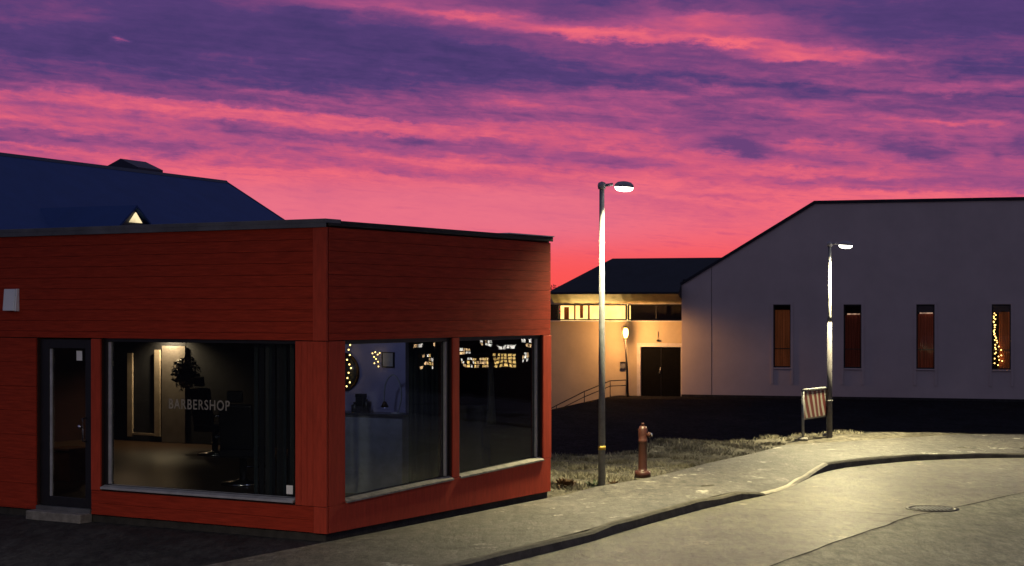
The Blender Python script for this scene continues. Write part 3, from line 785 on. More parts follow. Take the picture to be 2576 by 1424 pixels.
for i, (a_, b__) in enumerate(gx):
    w_ = b__-a_
    fr = MB().box(a_-.10,a_,-.03,-.001,sz0-.65,sz1+.1).box(b__,b__+.10,-.03,-.001,sz0-.65,sz1+.1).box(a_,b__,-.03,-.001,sz1,sz1+.1)
    fro = fr.build('window', 'grey_wall', hall, .004)
    MB().box(a_,a_+.05,.12,.2,sz0,sz1).box(b__-.05,b__,.12,.2,sz0,sz1).box(a_+.05,b__-.05,.12,.2,sz0,sz0+.06).box(a_+.05,b__-.05,.12,.2,sz1-.06,sz1).build('frame', 'black_frame', fro)
    MB().box(a_+.05,b__-.05,.15,.156,sz0+.06,sz1-.06).build('pane', 'hall_glass', fro)
    MB().prism([(a_,.118,sz0+.01),(a_,-.05,sz0-.02),(a_,-.05,sz0-.04),(a_,.118,sz0-.02)], (w_,0,0)).build('sill', 'grey_wall', fro)
    # pleated curtain behind
    top_ = sz1-(.22,.42,.38,.30)[i]
    v_ = []; f_ = []; n_ = 36
    x0_, x1_ = (a_+.05+w_*.30 if i == 3 else a_+.02), b__-.02
    for k in range(n_+1):
        xx = x0_+(x1_-x0_)*k/n_; yy = .36+.03*math.sin(k*1.4)
        v_ += [(xx,yy,sz0+.02),(xx,yy,top_)]
    for k in range(n_): f_.append((2*k,2*k+2,2*k+3,2*k+1))
    MB().add(v_, f_, True).build('curtain', ('curtain_orange','curtain_brown','curtain_red','curtain_orange')[i], fro)
    MB().box(a_-.2,b__+.2,.75,.8,sz0-.2,sz1+.2).build('backing', 'room_dark', fro)
    MB().box(a_+.03,b__-.03,.32,.335,sz0+.75,sz0+.79).build('crossbar', 'cabinet', fro)
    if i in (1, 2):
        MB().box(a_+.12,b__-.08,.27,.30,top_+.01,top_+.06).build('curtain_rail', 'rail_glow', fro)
    if 0:
        MB().box(a_+.06,b__-.06,.30,.33,top_-.02,top_+.05).build('blind_box', 'town_lamp' if False else 'halo_dim', fro) if 'halo_dim' in MATS else None
# fairy lights in the fourth window
a_, b__ = gx[3]
def hth(name, label, cat, p):
    P = G0+GD*p[0]+GN*p[1]; P.z = p[2]; return thing(name, label, cat, P, math.atan2(GD.y, GD.x))
fl_ = hth('string_lights', 'warm fairy lights tumbling down inside the rightmost slot window of the hall', 'fairy lights', (a_, .28, sz0))
rr = random.Random(11); pts = []
H = sz1-sz0
for k in range(34):
    t_ = k/33
    x_ = .10+.03*math.sin(k*2.1)+(.26*max(0,(t_-.35)) )+rr.uniform(-.03,.03)+(.12*math.sin(k*1.9) if t_ > .62 else 0)
    pts.append((min(b__-a_-.12, max(.07, x_)), 0, H*(.86-.78*t_)+rr.uniform(-.03,.03)))
MB().tube(pts, .004, 5).build('wire', 'black_metal', fl_); bulbs(fl_, pts, .026)

# wing with door
WR = .40                                             # recess behind gable plane
XL = -15
ws_ = MB(); zsill = 2.02; zwt = 2.72
dx0, dx1 = hh_(1612, 930, WR).x, hh_(1713, 930, WR).x; dzt = hh_(1660, 873, WR).z; dzb = hh_(1660, 997, WR).z
dx1 = min(dx1, -.06)
ws_.box(XL, dx0, WR, WR+.3, HB-1.2, zsill); ws_.box(dx1, -.001, WR, WR+.3, HB-1.2, zsill); ws_.box(dx0, dx1, WR, WR+.3, dzt, zsill); ws_.box(dx0, dx1, WR, WR+.3, HB, dzb)
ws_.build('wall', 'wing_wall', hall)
tx0 = dx0-.16
MB().box(tx0, dx0-.002, WR-.05, WR-.001, dzb, dzt+.16).box(dx0-.002, dx1+.002, WR-.05, WR-.001, dzt+.002, dzt+.16).box(dx1+.002, -.004, WR-.05, WR-.001, dzb, dzt+.16).build('door_surround', 'white_trim', hall, .006)
dw = (dx1-dx0)/2
d_ = MB().box(dx0+.01, dx0+dw-.006, WR+.06, WR+.11, dzb+.01, dzt-.01).box(dx0+dw+.006, dx1-.01, WR+.06, WR+.11, dzb+.01, dzt-.01).build('door', 'door_dark', hall, .004)
MB().tube([(dx0+dw-.05,WR+.06,dzb+.95),(dx0+dw-.05,WR+.0,dzb+.97),(dx0+dw-.02,WR+.0,dzb+1.15),(dx0+dw-.02,WR+.06,dzb+1.2)], .014, 8).build('handle', 'alu', d_)
MB().box(dx0+dw-.012, dx0+dw+.012, WR+.05, WR+.058, dzb+.02, dzt-.02).build('astragal', 'black_frame', d_)
MB().box(XL, -.001, WR-.16, WR-.001, 2.0, 2.06).build('ledge', 'white_trim', hall, .006)
# window band
wx0, wx1 = hh_(1405, 780, WR).x, hh_(1573, 780, WR).x
wx2 = -.05
zb0, zb1 = 2.07, 2.74
band = MB().box(XL, wx0-.42, WR+.02, WR+.3, zb0, zb1).build('wall', 'wing_wall', hall)
def winband(x0, x1, nm, lit, splits):
    m_ = MB(); m_.box(x0-.05,x1+.05,WR+.02,WR+.12,zb0-.0,zb0+.05).box(x0-.05,x1+.05,WR+.02,WR+.12,zb1-.05,zb1)
    for s_ in splits: m_.box(s_-.03,s_+.03,WR+.02,WR+.12,zb0+.05,zb1-.05)
    o = m_.build('window', 'black_frame', hall)
    MB().box(x0,x1,WR+.07,WR+.076,zb0+.05,zb1-.05).build('pane', 'hall_glass', o)
    return o
xs0 = [wx0-.03, wx0+(wx1-wx0)*.27, wx0+(wx1-wx0)*.42, wx0+(wx1-wx0)*.62, wx1+.03]
w1 = winband(wx0, wx1, 'window', True, [xs0[0], xs0[3], xs0[4]])
MB().box(wx0-.2, wx1+.2, WR+1.1, WR+1.15, zb0-.3, zb1+.3).build('lit_wall', 'room_glow', w1)
MB().box(wx0-.2, wx1+.2, WR+.3, WR+1.1, zb1+.2, zb1+.25).build('lit_wall', 'room_glow', w1)
sh = MB()
for (u0, u1, h0, h1) in ((.04,.11,.0,.9),(.19,.21,0,1),(.28,.325,.15,1),(.40,.425,0,1)):
    sh.box(wx0+(wx1-wx0)*u0, wx0+(wx1-wx0)*u1, WR+.5, WR+.55, zb0+.6*h0, zb0+.62*h1)
sh.build('shelving', 'wood_box', w1)
w2 = winband(wx1+.15, wx2, 'window', False, [wx1+.12, (wx1+wx2)/2+.1, wx2])
MB().box(wx1+.1, wx2, WR+.6, WR+.65, zb0-.1, zb1+.1).build('backing', 'room_dark', w2)
w3 = winband(wx0-.40, wx0-.08, 'window', False, [wx0-.40])
MB().box(wx0-.45, wx0-.06, WR+.25, WR+.3, zb0-.1, zb1+.1).build('backing', 'room_dark', w3)
# eave: sloping corrugated soffit with real ribs
EO = WR-1.05; zt = 3.24; xl = hh_(1380, 735, EO).x
so_ = MB(); n_ = int((0-xl)/.075)
v_ = []; f_ = []
for k in range(n_+1):
    x = xl+(0-.002-xl)*k/n_; dd = .02*math.sin(k*1.05)+.012*math.sin(k*.31)
    v_ += [(x, EO+.03+dd, zt-.05), (x, WR-.10+dd, zb1+.03)]
for k in range(n_): f_.append((2*k, 2*k+2, 2*k+3, 2*k+1))
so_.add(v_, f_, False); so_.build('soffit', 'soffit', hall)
MB().prism([(-.035,EO+.02,zt-.08),(-.035,EO+.02,zt-.005),(-.035,.36,zt+(.36-EO)*.5),(-.035,.36,zb1+.06)], (.032,0,0)).build('eave_end', 'dark_roof', hall)
MB().box(xl, -.002, WR-.12, WR+.3, zb1, zb1+.05).build('soffit_trim', 'white_trim', hall)
MB().box(xl-.03, -.002, EO-.02, EO+.02, zt-.08, zt).build('gutter', 'dark_roof', hall)
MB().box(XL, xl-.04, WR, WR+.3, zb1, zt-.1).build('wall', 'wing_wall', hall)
# hipped dark roof of the wing
b1 = 2.75; zr_ = 4.72
rx = hh_(1541, 657, EO+b1).x
P_ = [(xl-.05,EO,zt),( .0,EO,zt),(.0,EO+b1,zr_),(rx,EO+b1,zr_),(xl-.05,EO+2*b1,zt),(.0,EO+2*b1,zt)]
MB().add(P_, [(0,1,2,3),(0,3,4),(3,2,5,4),(0,4,5,1),(1,5,2)]).build('roof', 'dark_roof', hall)
# extend the wing ridge behind the gable
yk = .34; zk = zt+(zr_-zt)*(yk-EO)/b1
MB().prism([(.001,yk,zk-.2),(.001,yk,zk),(.001,EO+b1,zr_),(.001,EO+2*b1,zt)], (4.5,0,0)).build('roof', 'dark_roof', hall)
# bell over the door
q = hh_(1655, 857, WR-.06)
bell = hth('bell', 'tiny dark bell on the wall above the double door', 'bell', (q.x, WR-.06, q.z))
MB().lathe([(0,-.05),(.05,-.04),(.06,0),(.05,.04),(0,.05)], (0,0,0), 12).build('dome', 'black_metal', bell); MB().tube([(0,.03,.04),(.0,.04,.38)], .008, 6).build('cable', 'black_metal', bell)
q = hh_(1567, 920, WR-.08)
mbx = hth('wall_box', 'small grey meter box on the lit wall left of the double door', 'box', (q.x, WR-.1, q.z))
MB().box(-.11,.11,-.02,.098,-.12,.12).build('body', 'galv', mbx, .015); MB().box(-.12,.12,-.05,.098,.122,.16).build('lid', 'black_metal', mbx, .01)

# handrail climbing to the door landing
hr = hth('handrail', 'dark double handrail climbing along the wall to the door landing', 'handrail', (0, 0, 0))
hr.location.z = 0
YR = -.9
rp = [hh_(px, py, YR) for px, py in ((1360,1042),(1400,1020),(1470,985),(1535,958),(1575,949+7))]
rp2 = [hh_(px, py, YR) for px, py in ((1360,1052),(1400,1030),(1470,995),(1535,965),(1575,963))]
rp = [p+Vector((0,0,.22)) if False else p for p in rp]
MB().tube(rp, .022, 8).build('rail', 'rail_metal', hr); MB().tube([p-Vector((0,0,.22)) for p in rp], .018, 8).build('rail', 'rail_metal', hr)
for i, p in enumerate(rp):
    wp = G0+GD*p.x+GN*p.y
    MB().tube([p, (p.x, p.y, min(p.z-.3, terr(wp.x, wp.y)-.05))], .018, 8).build('post', 'rail_metal', hr)
# door landing and steps
stp = hth('landing', 'low concrete landing in front of the dark double door', 'landing', (0,0,0)); stp.location.z = 0
MB().box(hh_(1535,1000,-.3).x, .6, -1.1, WR-.06, -1.6, dzb-.02).build('slab', 'concrete', stp, .02)

# sodium lamp post beside the door
yl = -.55
p0 = hh_(1580, 1000, yl); p1 = hh_(1574, 850, yl)
wl = hth('lamp_post', 'short black lamp post with a glowing orange lantern beside the double door', 'lamp', (p0.x, yl, p0.z-.1))
d1 = Vector((p1.x-p0.x, 0, p1.z-p0.z+.1))
MB().tube([(0,0,0),d1], [.05,.038], 12).build('pole', 'black_metal', wl)
MB().lathe([(0,0),(.05,.0),(.08,.05),(.115,.18),(.11,.30),(.07,.40),(0,.43)], d1, 20).build('lantern', 'sodium', wl)
MB().lathe([(0,.47),(.05,.465),(.10,.42),(.095,.41),(0,.44)], d1, 16).build('cap', 'black_metal', wl)
def area(name, loc, e, c, size, rot=(0,0,0)):
    d = bpy.data.lights.new(name, 'AREA'); d.shape = 'DISK'; d.size = size; d.energy = e; d.color = c
    o = bpy.data.objects.new(name, d); col.objects.link(o); o.location = loc; o.rotation_euler = rot; return o
def point(name, loc, e, c, r_):
    d = bpy.data.lights.new(name, 'POINT'); d.energy = e; d.color = c; d.shadow_soft_size = r_
    o = bpy.data.objects.new(name, d); col.objects.link(o); o.location = loc; return o
lp = G0+GD*(p0.x+d1.x)+GN*(yl-.30); lp.z = p1.z+.2
spot('lantern_light', lp, lp+GN*1.0+Vector((0,0,-.62)), 380, (1,.47,.15), 178, .14, blend=.25)
wq = G0+GD*((wx0+wx1)/2)+GN*(WR+.26); wq.z = zb0+.12
o = area('soffit_fill_light', wq, 75, (1,.70,.24), 2.2); o.data.shape = 'RECTANGLE'; o.data.size_y = .08; o.rotation_euler = (math.radians(-118), 0, math.atan2(GD.y, GD.x))  # unseen strip added behind the lit window to brighten the soffit

# ------------------------------------------------------------------ street lamps
def street_lamp(base, H, label, cone=False, armdir=0, hoff=.26, wf=1.0):
    s_ = thing('street_lamp', label, 'street lamp', base, armdir, 'street lamps along the pavement')
    if not cone:
        MB().tube([(0,0,-.1),(0,0,H*.35),(0,0,H)], [.052,.046,.036], 16).build('pole', 'galv', s_)
        MB().tube([(0,0,.50),(0,0,.56)], .054, 16).build('band', 'yellow_band', s_)
    else:
        MB().tube([(0,0,-.1),(0,0,H*.60)], [.054,.046], 16).build('pole_sleeve', 'shaded_galv', s_)
        MB().tube([(0,0,H*.60),(0,0,H*.63),(0,0,H)], [.046,.034,.031], 16).build('pole', 'galv', s_)
        MB().tube([(0,0,.70),(0,0,.72)], .064, 16).build('band', 'galv', s_)
    MB().lathe([(0,-.03),(.055,-.02),(.062,.03),(.05,.07),(0,.09)], (0,0,H), 16).build('pole_cap', 'lamp_body', s_)
    MB().tube([(.03,0,H+.03),(hoff-.10,0,H+.045)], .022, 10).build('arm', 'lamp_body', s_)
    T = Matrix.Rotation(R(4), 3, 'Y') @ Matrix.Scale(.80, 3)
    c = (hoff+.06, 0, H+.0)
    hd_ = MB().lathe([(.17,.0),(.175,.015),(.165,.05),(.12,.09),(.05,.105),(0,.11)], c, 28, 1, .8, T).build('head', 'lamp_body', s_)
    MB().lathe([(.168,.001),(.155,-.04),(.11,-.068),(0,-.08)], c, 28, 1, .8, T).build('lens', 'led', s_)
    return s_
B1 = gp(1514,1220); H1 = (1220-472)*B1.y/F
street_lamp(B1, H1, 'tall grey street lamp with yellow band beside the red hydrant', False, R(-12))
B2 = gp(2087,1098); H2 = (1098-618)*B2.y/F
street_lamp(B2, H2, 'street lamp with stepped pole behind the striped barrier', True, R(-25), .26)
B0 = Vector((-4.7,8.2,0)); street_lamp(B0, 4.4, 'street lamp standing nearer than the other two, left of the view', False, R(0))
LC = (1,.86,.46)
def lamp_light(B, H, arm, hoff, e, aim=(1.7,-1.3)):
    x = B.x+math.cos(arm)*(hoff+.06); y = B.y+math.sin(arm)*(hoff+.06)
    o = spot('street_lamp_light', (x, y, H-.09), (x+aim[0], y+aim[1], H-4.2), e*4, LC, 150, .11, blend=.85)
lamp_light(B1, H1, R(-12), .26, 620)
lamp_light(B2, H2, R(-25), .26, 900, (.2,-1.2))
area('street_lamp_light', (B0.x+.32, B0.y, 4.3), 640, (1,.84,.6), .24)

# ------------------------------------------------------------------ hydrant
hb_ = gp(1617,1197)
hy = thing('fire_hydrant', 'weathered red pillar hydrant between the street lamp and the pavement', 'hydrant', hb_)
MB().lathe([(0,-.02),(.125,-.02),(.125,.06),(.11,.07),(.072,.08),(.068,.12),(.066,.50),(.074,.515),(.074,.54),(.066,.55),(.072,.62),(.07,.70),(.05,.745),(.0,.76)], (0,0,0), 24).build('body', 'hydrant_red', hy)
MB().lathe([(0,.755),(.022,.755),(.022,.80),(0,.80)], (0,0,0), 5).build('spindle', 'hydrant_red', hy)
bm_ = MB()
for k in range(8):
    a = k*math.pi/4; bm_.lathe([(0,.058),(.013,.058),(.013,.085),(0,.085)], (math.cos(a)*.102, math.sin(a)*.102, 0), 6)
bm_.build('flange_bolts', 'hydrant_red', hy)
RXm = Matrix.Rotation(R(90), 3, 'Y')
for a, z in ((R(-20), .62),):
    M_ = Matrix.Rotation(a, 3, 'Z') @ RXm
    MB().lathe([(0,.04),(.034,.04),(.034,.085),(.044,.085),(.044,.11),(.02,.12),(0,.12)], (0,0,z), 16, M=M_).build('nozzle', 'hydrant_red', hy)
MB().tube([(.10,-.03,.58),(.105,-.03,.50),(.095,-.03,.42),(.08,-.02,.36)], .008, 6).build('chain', 'rail_metal', hy)
MB().lathe([(0,0),(.03,.0),(.03,.03),(0,.03)], (.112,-.045,.62), 10, M=RXm).build('cap_glint', 'chrome', hy)

# ------------------------------------------------------------------ striped barrier
bL = gp(2020,1108); bR = gp(2082,1097)
bd = bR-bL; bw_ = bd.length
br = thing('barrier', 'low road barrier with slanted red and white stripes beside the second street lamp', 'barrier', bL, math.atan2(bd.y, bd.x))
Hb = (1108-982)*bL.y/F
for x in (0, bw_):
    MB().tube([(x,0,-.08),(x,0,Hb-.02)], .026, 12).build('post', 'galv', br)
MB().tube([(-.026,0,Hb),(bw_+.026,0,Hb)], .026, 12).build('top_rail', 'galv', br)
MB().box(.03, bw_-.03, -.012, .012, Hb*.44, Hb-.03).build('panel', 'stripes', br, .002)
MB().box(.028, bw_-.028, -.016, .016, Hb*.43-.02, Hb*.44).build('bottom_rail', 'rail_metal', br)
for x in (0, bw_): MB().lathe([(0,0),(.12,0),(.10,.05),(0,.06)], (x,0,0), 16, 1.2, .8).build('foot', 'concrete', br)

# ------------------------------------------------------------------ manhole, plants
mp_ = road_pt(2345,1281); mh = thing('manhole_cover', 'dark round manhole cover lying in the road', 'manhole cover', (mp_.x, mp_.y, RZ+.004))
MB().lathe([(0,.006),(.27,.006),(.27,.0)], (0,0,0), 36).build('lid', 'black_metal', mh)
MB().lathe([(.275,0),(.275,.010),(.34,.010),(.345,0)], (0,0,0), 36).build('rim', 'black_metal', mh)
mq = MB()
for k in range(-4, 5):
    h_ = math.sqrt(max(0,.0625-(k*.055)**2)); mq.box(k*.055-.01, k*.055+.01, -h_, h_, .006, .012)
mq.build('lid_ribs', 'galv', mh)
def tuft(name, label, cat, p, n, size, m_, seed, group=None):
    rr = random.Random(seed); o = thing(name, label, cat, (p.x, p.y, terr(p.x, p.y)), 0, group); m2 = MB()
    for k in range(n):
        a = rr.uniform(0, 6.28); r_ = rr.uniform(0, size*.3); b0 = Vector((math.cos(a)*r_, math.sin(a)*r_, -.01))
        dirv = Vector((math.cos(a)*rr.uniform(.2,1), math.sin(a)*rr.uniform(.2,1), rr.uniform(.3,1))).normalized()
        ln = size*rr.uniform(.5,1.1); sd = dirv.cross(Vector((0,0,1))).normalized()*ln*.10
        mid = b0+dirv*ln*.55; tip = b0+dirv*ln+Vector((0,0,-ln*.25))
        m2.add([b0, mid-sd, tip, mid+sd], [(0,1,2,3)])
    m2.build('leaves', m_, o); MB().tube([(0,0,-.02),(0,0,size*.2)], .008, 6).build('stem', 'bark', o); return o
tuft('weed', 'dark leafy weed at the foot of the tall street lamp', 'plant', gp(1492,1218), 60, .17, 'leaf', 2)
tuft('weed', 'low brown weed on the verge, right of the tall lamp', 'plant', gp(1545,1214), 50, .12, 'dry_leaf', 3)
tuft('grass_tuft', 'broad brown tuft of dead grass by the corner of the red shop', 'plant', gp(1420,1222), 200, .22, 'dry_leaf', 4)
# bare treetop beyond the wing roof, above the red shop's edge
tp = Vector(((1400-CX)*110/F, 110, -3))
tr = thing('distant_tree', 'tiny bare treetop just above the low wing roof', 'tree', tp)
MB().tube([(0,0,-3),(0,0,4.5),(.1,0,6.6)], [.2,.1,.04], 8).build('trunk', 'bark', tr)
cr = MB(); rr = random.Random(5)
for k in range(110):
    b0 = Vector((0,0,rr.uniform(3,6.4))); dv = Vector((rr.gauss(0,1), rr.gauss(0,.6), rr.uniform(.3,1.2))).normalized()*rr.uniform(.4,1.1)
    cr.tube([b0, b0+dv*.6+Vector((0,0,.05)), b0+dv], [.03,.02,.008], 4, False)
    for q in range(6):
        e = b0+dv*rr.uniform(.5,1)+Vector((rr.gauss(0,.1),0,rr.gauss(0,.1))); cr.add([e, e+Vector((.09,0,.05)), e+Vector((.02,.0,.12))], [(0,1,2)])
cr.build('crown', 'bark', tr)

# ------------------------------------------------------------------ the lit town mirrored in the side windows
def mirror(P):
    d = (P-CORN).dot(UX); return P-UX*2*d
def town(px0, px1, py0, py1, D, label, mats, ncol, nrow, name='lit_building', fill=.8, seed=1, gap=.13):
    """a real building far off to the right; its face points at the shop windows"""
    xm = (px0+px1)/2; Pm = Vector(((xm-CX)*D/F, D, 0)); Q = mirror(Pm); w_ = (px1-px0)*D/F; z1 = CH-(py0-HY)*D/F; z0 = CH-(py1-HY)*D/F
    toS = (CORN+UY*3-Q); toS.z = 0; toS.normalize(); ang = math.atan2(toS.y, toS.x)+math.pi/2
    zg = terr(Q.x, Q.y)
    o = thing(name, label, 'building', (Q.x, Q.y, 0), ang, 'lit buildings of the town mirrored in the shop windows')
    MB().box(-w_/2-.5, w_/2+.5, .1, 8, zg-1, z1+.5).build('wall', 'room_dark', o)
    rr = random.Random(seed)
    for i in range(ncol):
        for j_ in range(nrow):
            if rr.random() > fill: continue
            x0 = -w_/2+w_*i/ncol; zz = z0+(z1-z0)*j_/nrow; cw_, ch_ = w_/ncol, (z1-z0)/nrow
            MB().box(x0+cw_*gap, x0+cw_*(1-gap), .0, .09, zz+ch_*gap, zz+ch_*(1-gap)).build('window', rr.choice(mats), o)
    return o
town(1154,1186,874,900,300,'bright white shopfront mirrored at the left of the right window',['town_white','town_white','town_warm'],4,3,seed=2,fill=1)
town(1158,1232,900,924,290,'long low shop lit warm, mirrored across the right window',['town_warm','town_warm','town_white','town_gold'],12,3,seed=3,fill=.8)
town(1254,1298,866,888,310,'red lit sign building mirrored above the glowing block',['town_red','town_white'],4,2,seed=4,fill=1)
town(1248,1302,888,924,285,'tall glowing block of golden windows mirrored in the right window',['town_gold'],5,4,seed=5,fill=1,gap=.17)
town(1310,1352,850,872,330,'distant row of white lit windows mirrored at the top right',['town_white','town_warm'],4,2,seed=6,fill=.7)
town(1208,1246,848,872,340,'small scattered pale windows mirrored above the low shop',['town_white','town_warm'],5,3,seed=7,fill=.5)
town(1306,1330,886,910,300,'bright corner kiosk mirrored just right of the glowing block',['town_warm','town_white'],3,3,seed=8,fill=.8)
town(1332,1356,895,925,335,'sparse golden windows mirrored by the far edge of the right window',['town_warm','town_white'],4,4,seed=18,fill=.3)
town(1050,1128,852,874,340,'thin row of lit windows mirrored in the left side window',['town_warm','town_white'],12,2,seed=9,fill=.5)
town(1060,1090,890,928,320,'small warm lit house mirrored in the left side window',['town_warm','town_white','town_gold'],5,4,seed=10,fill=.6)
town(1096,1124,885,905,330,'little dim house mirrored beside the window post',['town_warm'],4,2,seed=12,fill=.5)

# ------------------------------------------------------------------ sky
wd = bpy.data.worlds.new('World'); sc.world = wd; wd.use_nodes = True
T = wd.node_tree; N = T.nodes; L = T.links; bg = N['Background']
def M1(op, *a, clamp=False):
    x = N.new('ShaderNodeMath'); x.operation = op; x.use_clamp = clamp
    for i, v in enumerate(a):
        if isinstance(v, (int, float)): x.inputs[i].default_value = v
        else: L.new(v, x.inputs[i])
    return x.outputs[0]
tc = N.new('ShaderNodeTexCoord'); sp_ = N.new('ShaderNodeSeparateXYZ'); L.new(tc.outputs['Generated'], sp_.inputs[0])
X, Y, Z = sp_.outputs
az = M1('ARCTAN2', X, Y)
hyp = M1('SQRT', M1('ADD', M1('MULTIPLY', X, X), M1('MULTIPLY', Y, Y)))
V = M1('DIVIDE', Z, M1('MAXIMUM', hyp, .001))
def nz(sx, sy, scale, det, rough, off=0, src=None, dist=0):
    c = N.new('ShaderNodeCombineXYZ'); L.new(M1('MULTIPLY', az, sx), c.inputs[0]); L.new(M1('MULTIPLY', src or V, sy), c.inputs[1]); c.inputs[2].default_value = off
    n = N.new('ShaderNodeTexNoise'); n.inputs['Scale'].default_value = scale; n.inputs['Detail'].default_value = det; n.inputs['Roughness'].default_value = rough
    n.inputs['Distortion'].default_value = dist
    L.new(c.outputs[0], n.inputs['Vector']); return n.outputs['Fac']
SHR = .075
V0 = M1('MULTIPLY_ADD', az, SHR, V)
w1n = M1('SUBTRACT', nz(9, 34, 1, 5, .55, 3.1), .5); w2n = M1('SUBTRACT', nz(42, 110, 1, 6, .65, 7.7), .5)
Wv = M1('ADD', V0, M1('ADD', M1('MULTIPLY', w1n, .015), M1('MULTIPLY', w2n, .014)))
azw = M1('ADD', az, M1('MULTIPLY', M1('SUBTRACT', nz(12, 50, 1, 4, .6, 1.3), .5), .05))
C = {
0:[(0,.2),(42,.3),(85,.1),(148,.2),(182,.3),(220,.4),(237,.75),(254,.6),(276,.7),(297,.45),(314,.6),(331,.25),(352,.3),(365,.75),(378,.5),(400,.7),(500,.8)],
200:[(0,.2),(36,.3),(85,.12),(130,.1),(170,.25),(212,.3),(237,.6),(254,.78),(280,.5),(314,.6),(326,.7),(348,.28),(373,.5),(386,.8),(403,.65),(440,.8)],
400:[(0,.15),(60,.1),(130,.12),(186,.15),(220,.2),(246,.25),(258,.72),(276,.82),(297,.55),(322,.6),(348,.5),(369,.3),(381,.5),(403,.85),(420,.97),(440,.95),(600,.9)],
600:[(0,.3),(40,.18),(100,.06),(140,.2),(178,.1),(208,.2),(225,.4),(254,.2),(271,.45),(284,.88),(301,.8),(318,.38),(339,.4),(360,.5),(381,.55),(403,.8),(415,.65),(428,.95),(452,.97),(475,.85),(509,.92),(560,1)],
800:[(0,.5),(13,.42),(30,.15),(64,.05),(106,.08),(140,.2),(191,.08),(229,.12),(244,.48),(259,.3),(280,.28),(297,.75),(318,.88),(335,.62),(352,.28),(369,.55),(390,.6),(407,.55),(424,.72),(441,.95),(458,.88),(487,.78),(530,.93),(600,1)],
1000:[(0,.55),(21,.65),(34,.45),(55,.3),(76,.15),(110,.08),(170,.1),(220,.1),(250,.35),(271,.4),(297,.38),(307,.75),(331,.82),(348,.28),(373,.45),(394,.88),(411,.7),(428,.62),(445,.97),(462,.86),(500,.84),(526,.92),(560,.95),(620,1)],
1200:[(0,.4),(21,.55),(42,.9),(55,.6),(76,.33),(106,.33),(127,.1),(178,.08),(203,.2),(229,.4),(254,.45),(271,.35),(297,.3),(314,.6),(335,.82),(352,.42),(377,.33),(398,.7),(417,.97),(437,.68),(454,.62),(471,.92),(500,.86),(551,.96),(640,1)],
1400:[(0,.3),(25,.28),(51,.55),(81,.97),(91,.8),(102,.42),(136,.38),(157,.18),(191,.13),(212,.3),(237,.5),(276,.55),(292,.38),(309,.4),(331,.7),(360,.68),(381,.6),(403,.45),(424,.6),(445,.82),(466,.6),(487,.75),(500,.97),(534,.84),(572,.97),(700,1)],
1600:[(0,.18),(25,.38),(64,.6),(88,.98),(98,.85),(110,.42),(144,.43),(178,.38),(195,.14),(212,.15),(233,.6),(254,.4),(288,.52),(305,.38),(322,.33),(339,.6),(365,.65),(386,.75),(403,.38),(420,.4),(441,.82),(458,.97),(483,.92),(500,.7),(538,.88),(572,1)],
1800:[(0,.28),(17,.4),(38,.75),(59,.78),(89,.72),(104,.88),(119,.4),(148,.35),(170,.4),(199,.18),(216,.55),(237,.25),(271,.28),(297,.2),(322,.28),(348,.36),(373,.3),(398,.7),(424,.82),(449,.75),(471,.97),(487,.7),(500,1),(530,.82),(600,1)],
2000:[(0,.3),(25,.28),(64,.5),(98,.5),(127,.82),(148,.92),(161,.4),(195,.48),(212,.18),(237,.2),(263,.6),(284,.58),(305,.3),(322,.3),(348,.33),(369,.75),(390,.4),(415,.55),(428,.88),(445,.5),(458,.7),(475,.97),(560,1)],
2200:[(0,.22),(42,.15),(85,.18),(119,.35),(142,.72),(161,.48),(186,.48),(212,.42),(229,.18),(254,.36),(263,.28),(288,.28),(314,.5),(335,.5),(352,.3),(373,.5),(398,.6),(415,.65),(432,.82),(449,.45),(471,.6),(483,.97),(560,1)],
2400:[(0,.15),(42,.13),(85,.2),(119,.33),(148,.33),(170,.18),(191,.28),(212,.52),(229,.48),(242,.14),(271,.18),(292,.25),(312,.82),(326,.4),(339,.48),(365,.42),(390,.5),(411,.55),(432,.5),(458,.36),(479,.6),(494,.97),(560,1)],
2600:[(0,.13),(42,.14),(85,.17),(127,.3),(170,.18),(191,.24),(216,.43),(237,.3),(254,.14),(280,.18),(295,.52),(309,.2),(331,.38),(381,.25),(407,.5),(432,.45),(458,.35),(483,.5),(498,.85),(560,1)]}
LO, SPAN = -.03, .25
fac = M1('DIVIDE', M1('SUBTRACT', Wv, LO), SPAN, clamp=True)
tot = None; colsx = sorted(C); azs = [math.atan((p-CX)/F) for p in colsx]
for i, px in enumerate(colsx):
    a = azs[i]; r = N.new('ShaderNodeValToRGB'); cr_ = r.color_ramp; cr_.interpolation = 'EASE'
    st_ = sorted(((((HY-y)/F*math.cos(a)+SHR*a)-LO)/SPAN, s_) for y, s_ in C[px])
    while len(cr_.elements) > 1: cr_.elements.remove(cr_.elements[-1])
    cr_.elements[0].position = max(0, st_[0][0]); cr_.elements[0].color = (st_[0][1],)*3+(1,)
    for pos, s_ in st_[1:]:
        e = cr_.elements.new(min(1, max(0, pos))); e.color = (s_, s_, s_, 1)
    L.new(fac, r.inputs[0])
    # triangular weight, held beyond the ends
    if i == 0:
        w_ = M1('SUBTRACT', 1, M1('DIVIDE', M1('SUBTRACT', azw, a), azs[1]-a), clamp=True)
    elif i == len(colsx)-1:
        w_ = M1('DIVIDE', M1('SUBTRACT', azw, azs[i-1]), a-azs[i-1], clamp=True)
    else:
        up = M1('DIVIDE', M1('SUBTRACT', azw, azs[i-1]), a-azs[i-1], clamp=True)
        dn = M1('SUBTRACT', 1, M1('DIVIDE', M1('SUBTRACT', azw, a), azs[i+1]-a), clamp=True)
        w_ = M1('MINIMUM', up, dn)
    term = M1('MULTIPLY', r.outputs[0], w_); tot = term if tot is None else M1('ADD', tot, term)
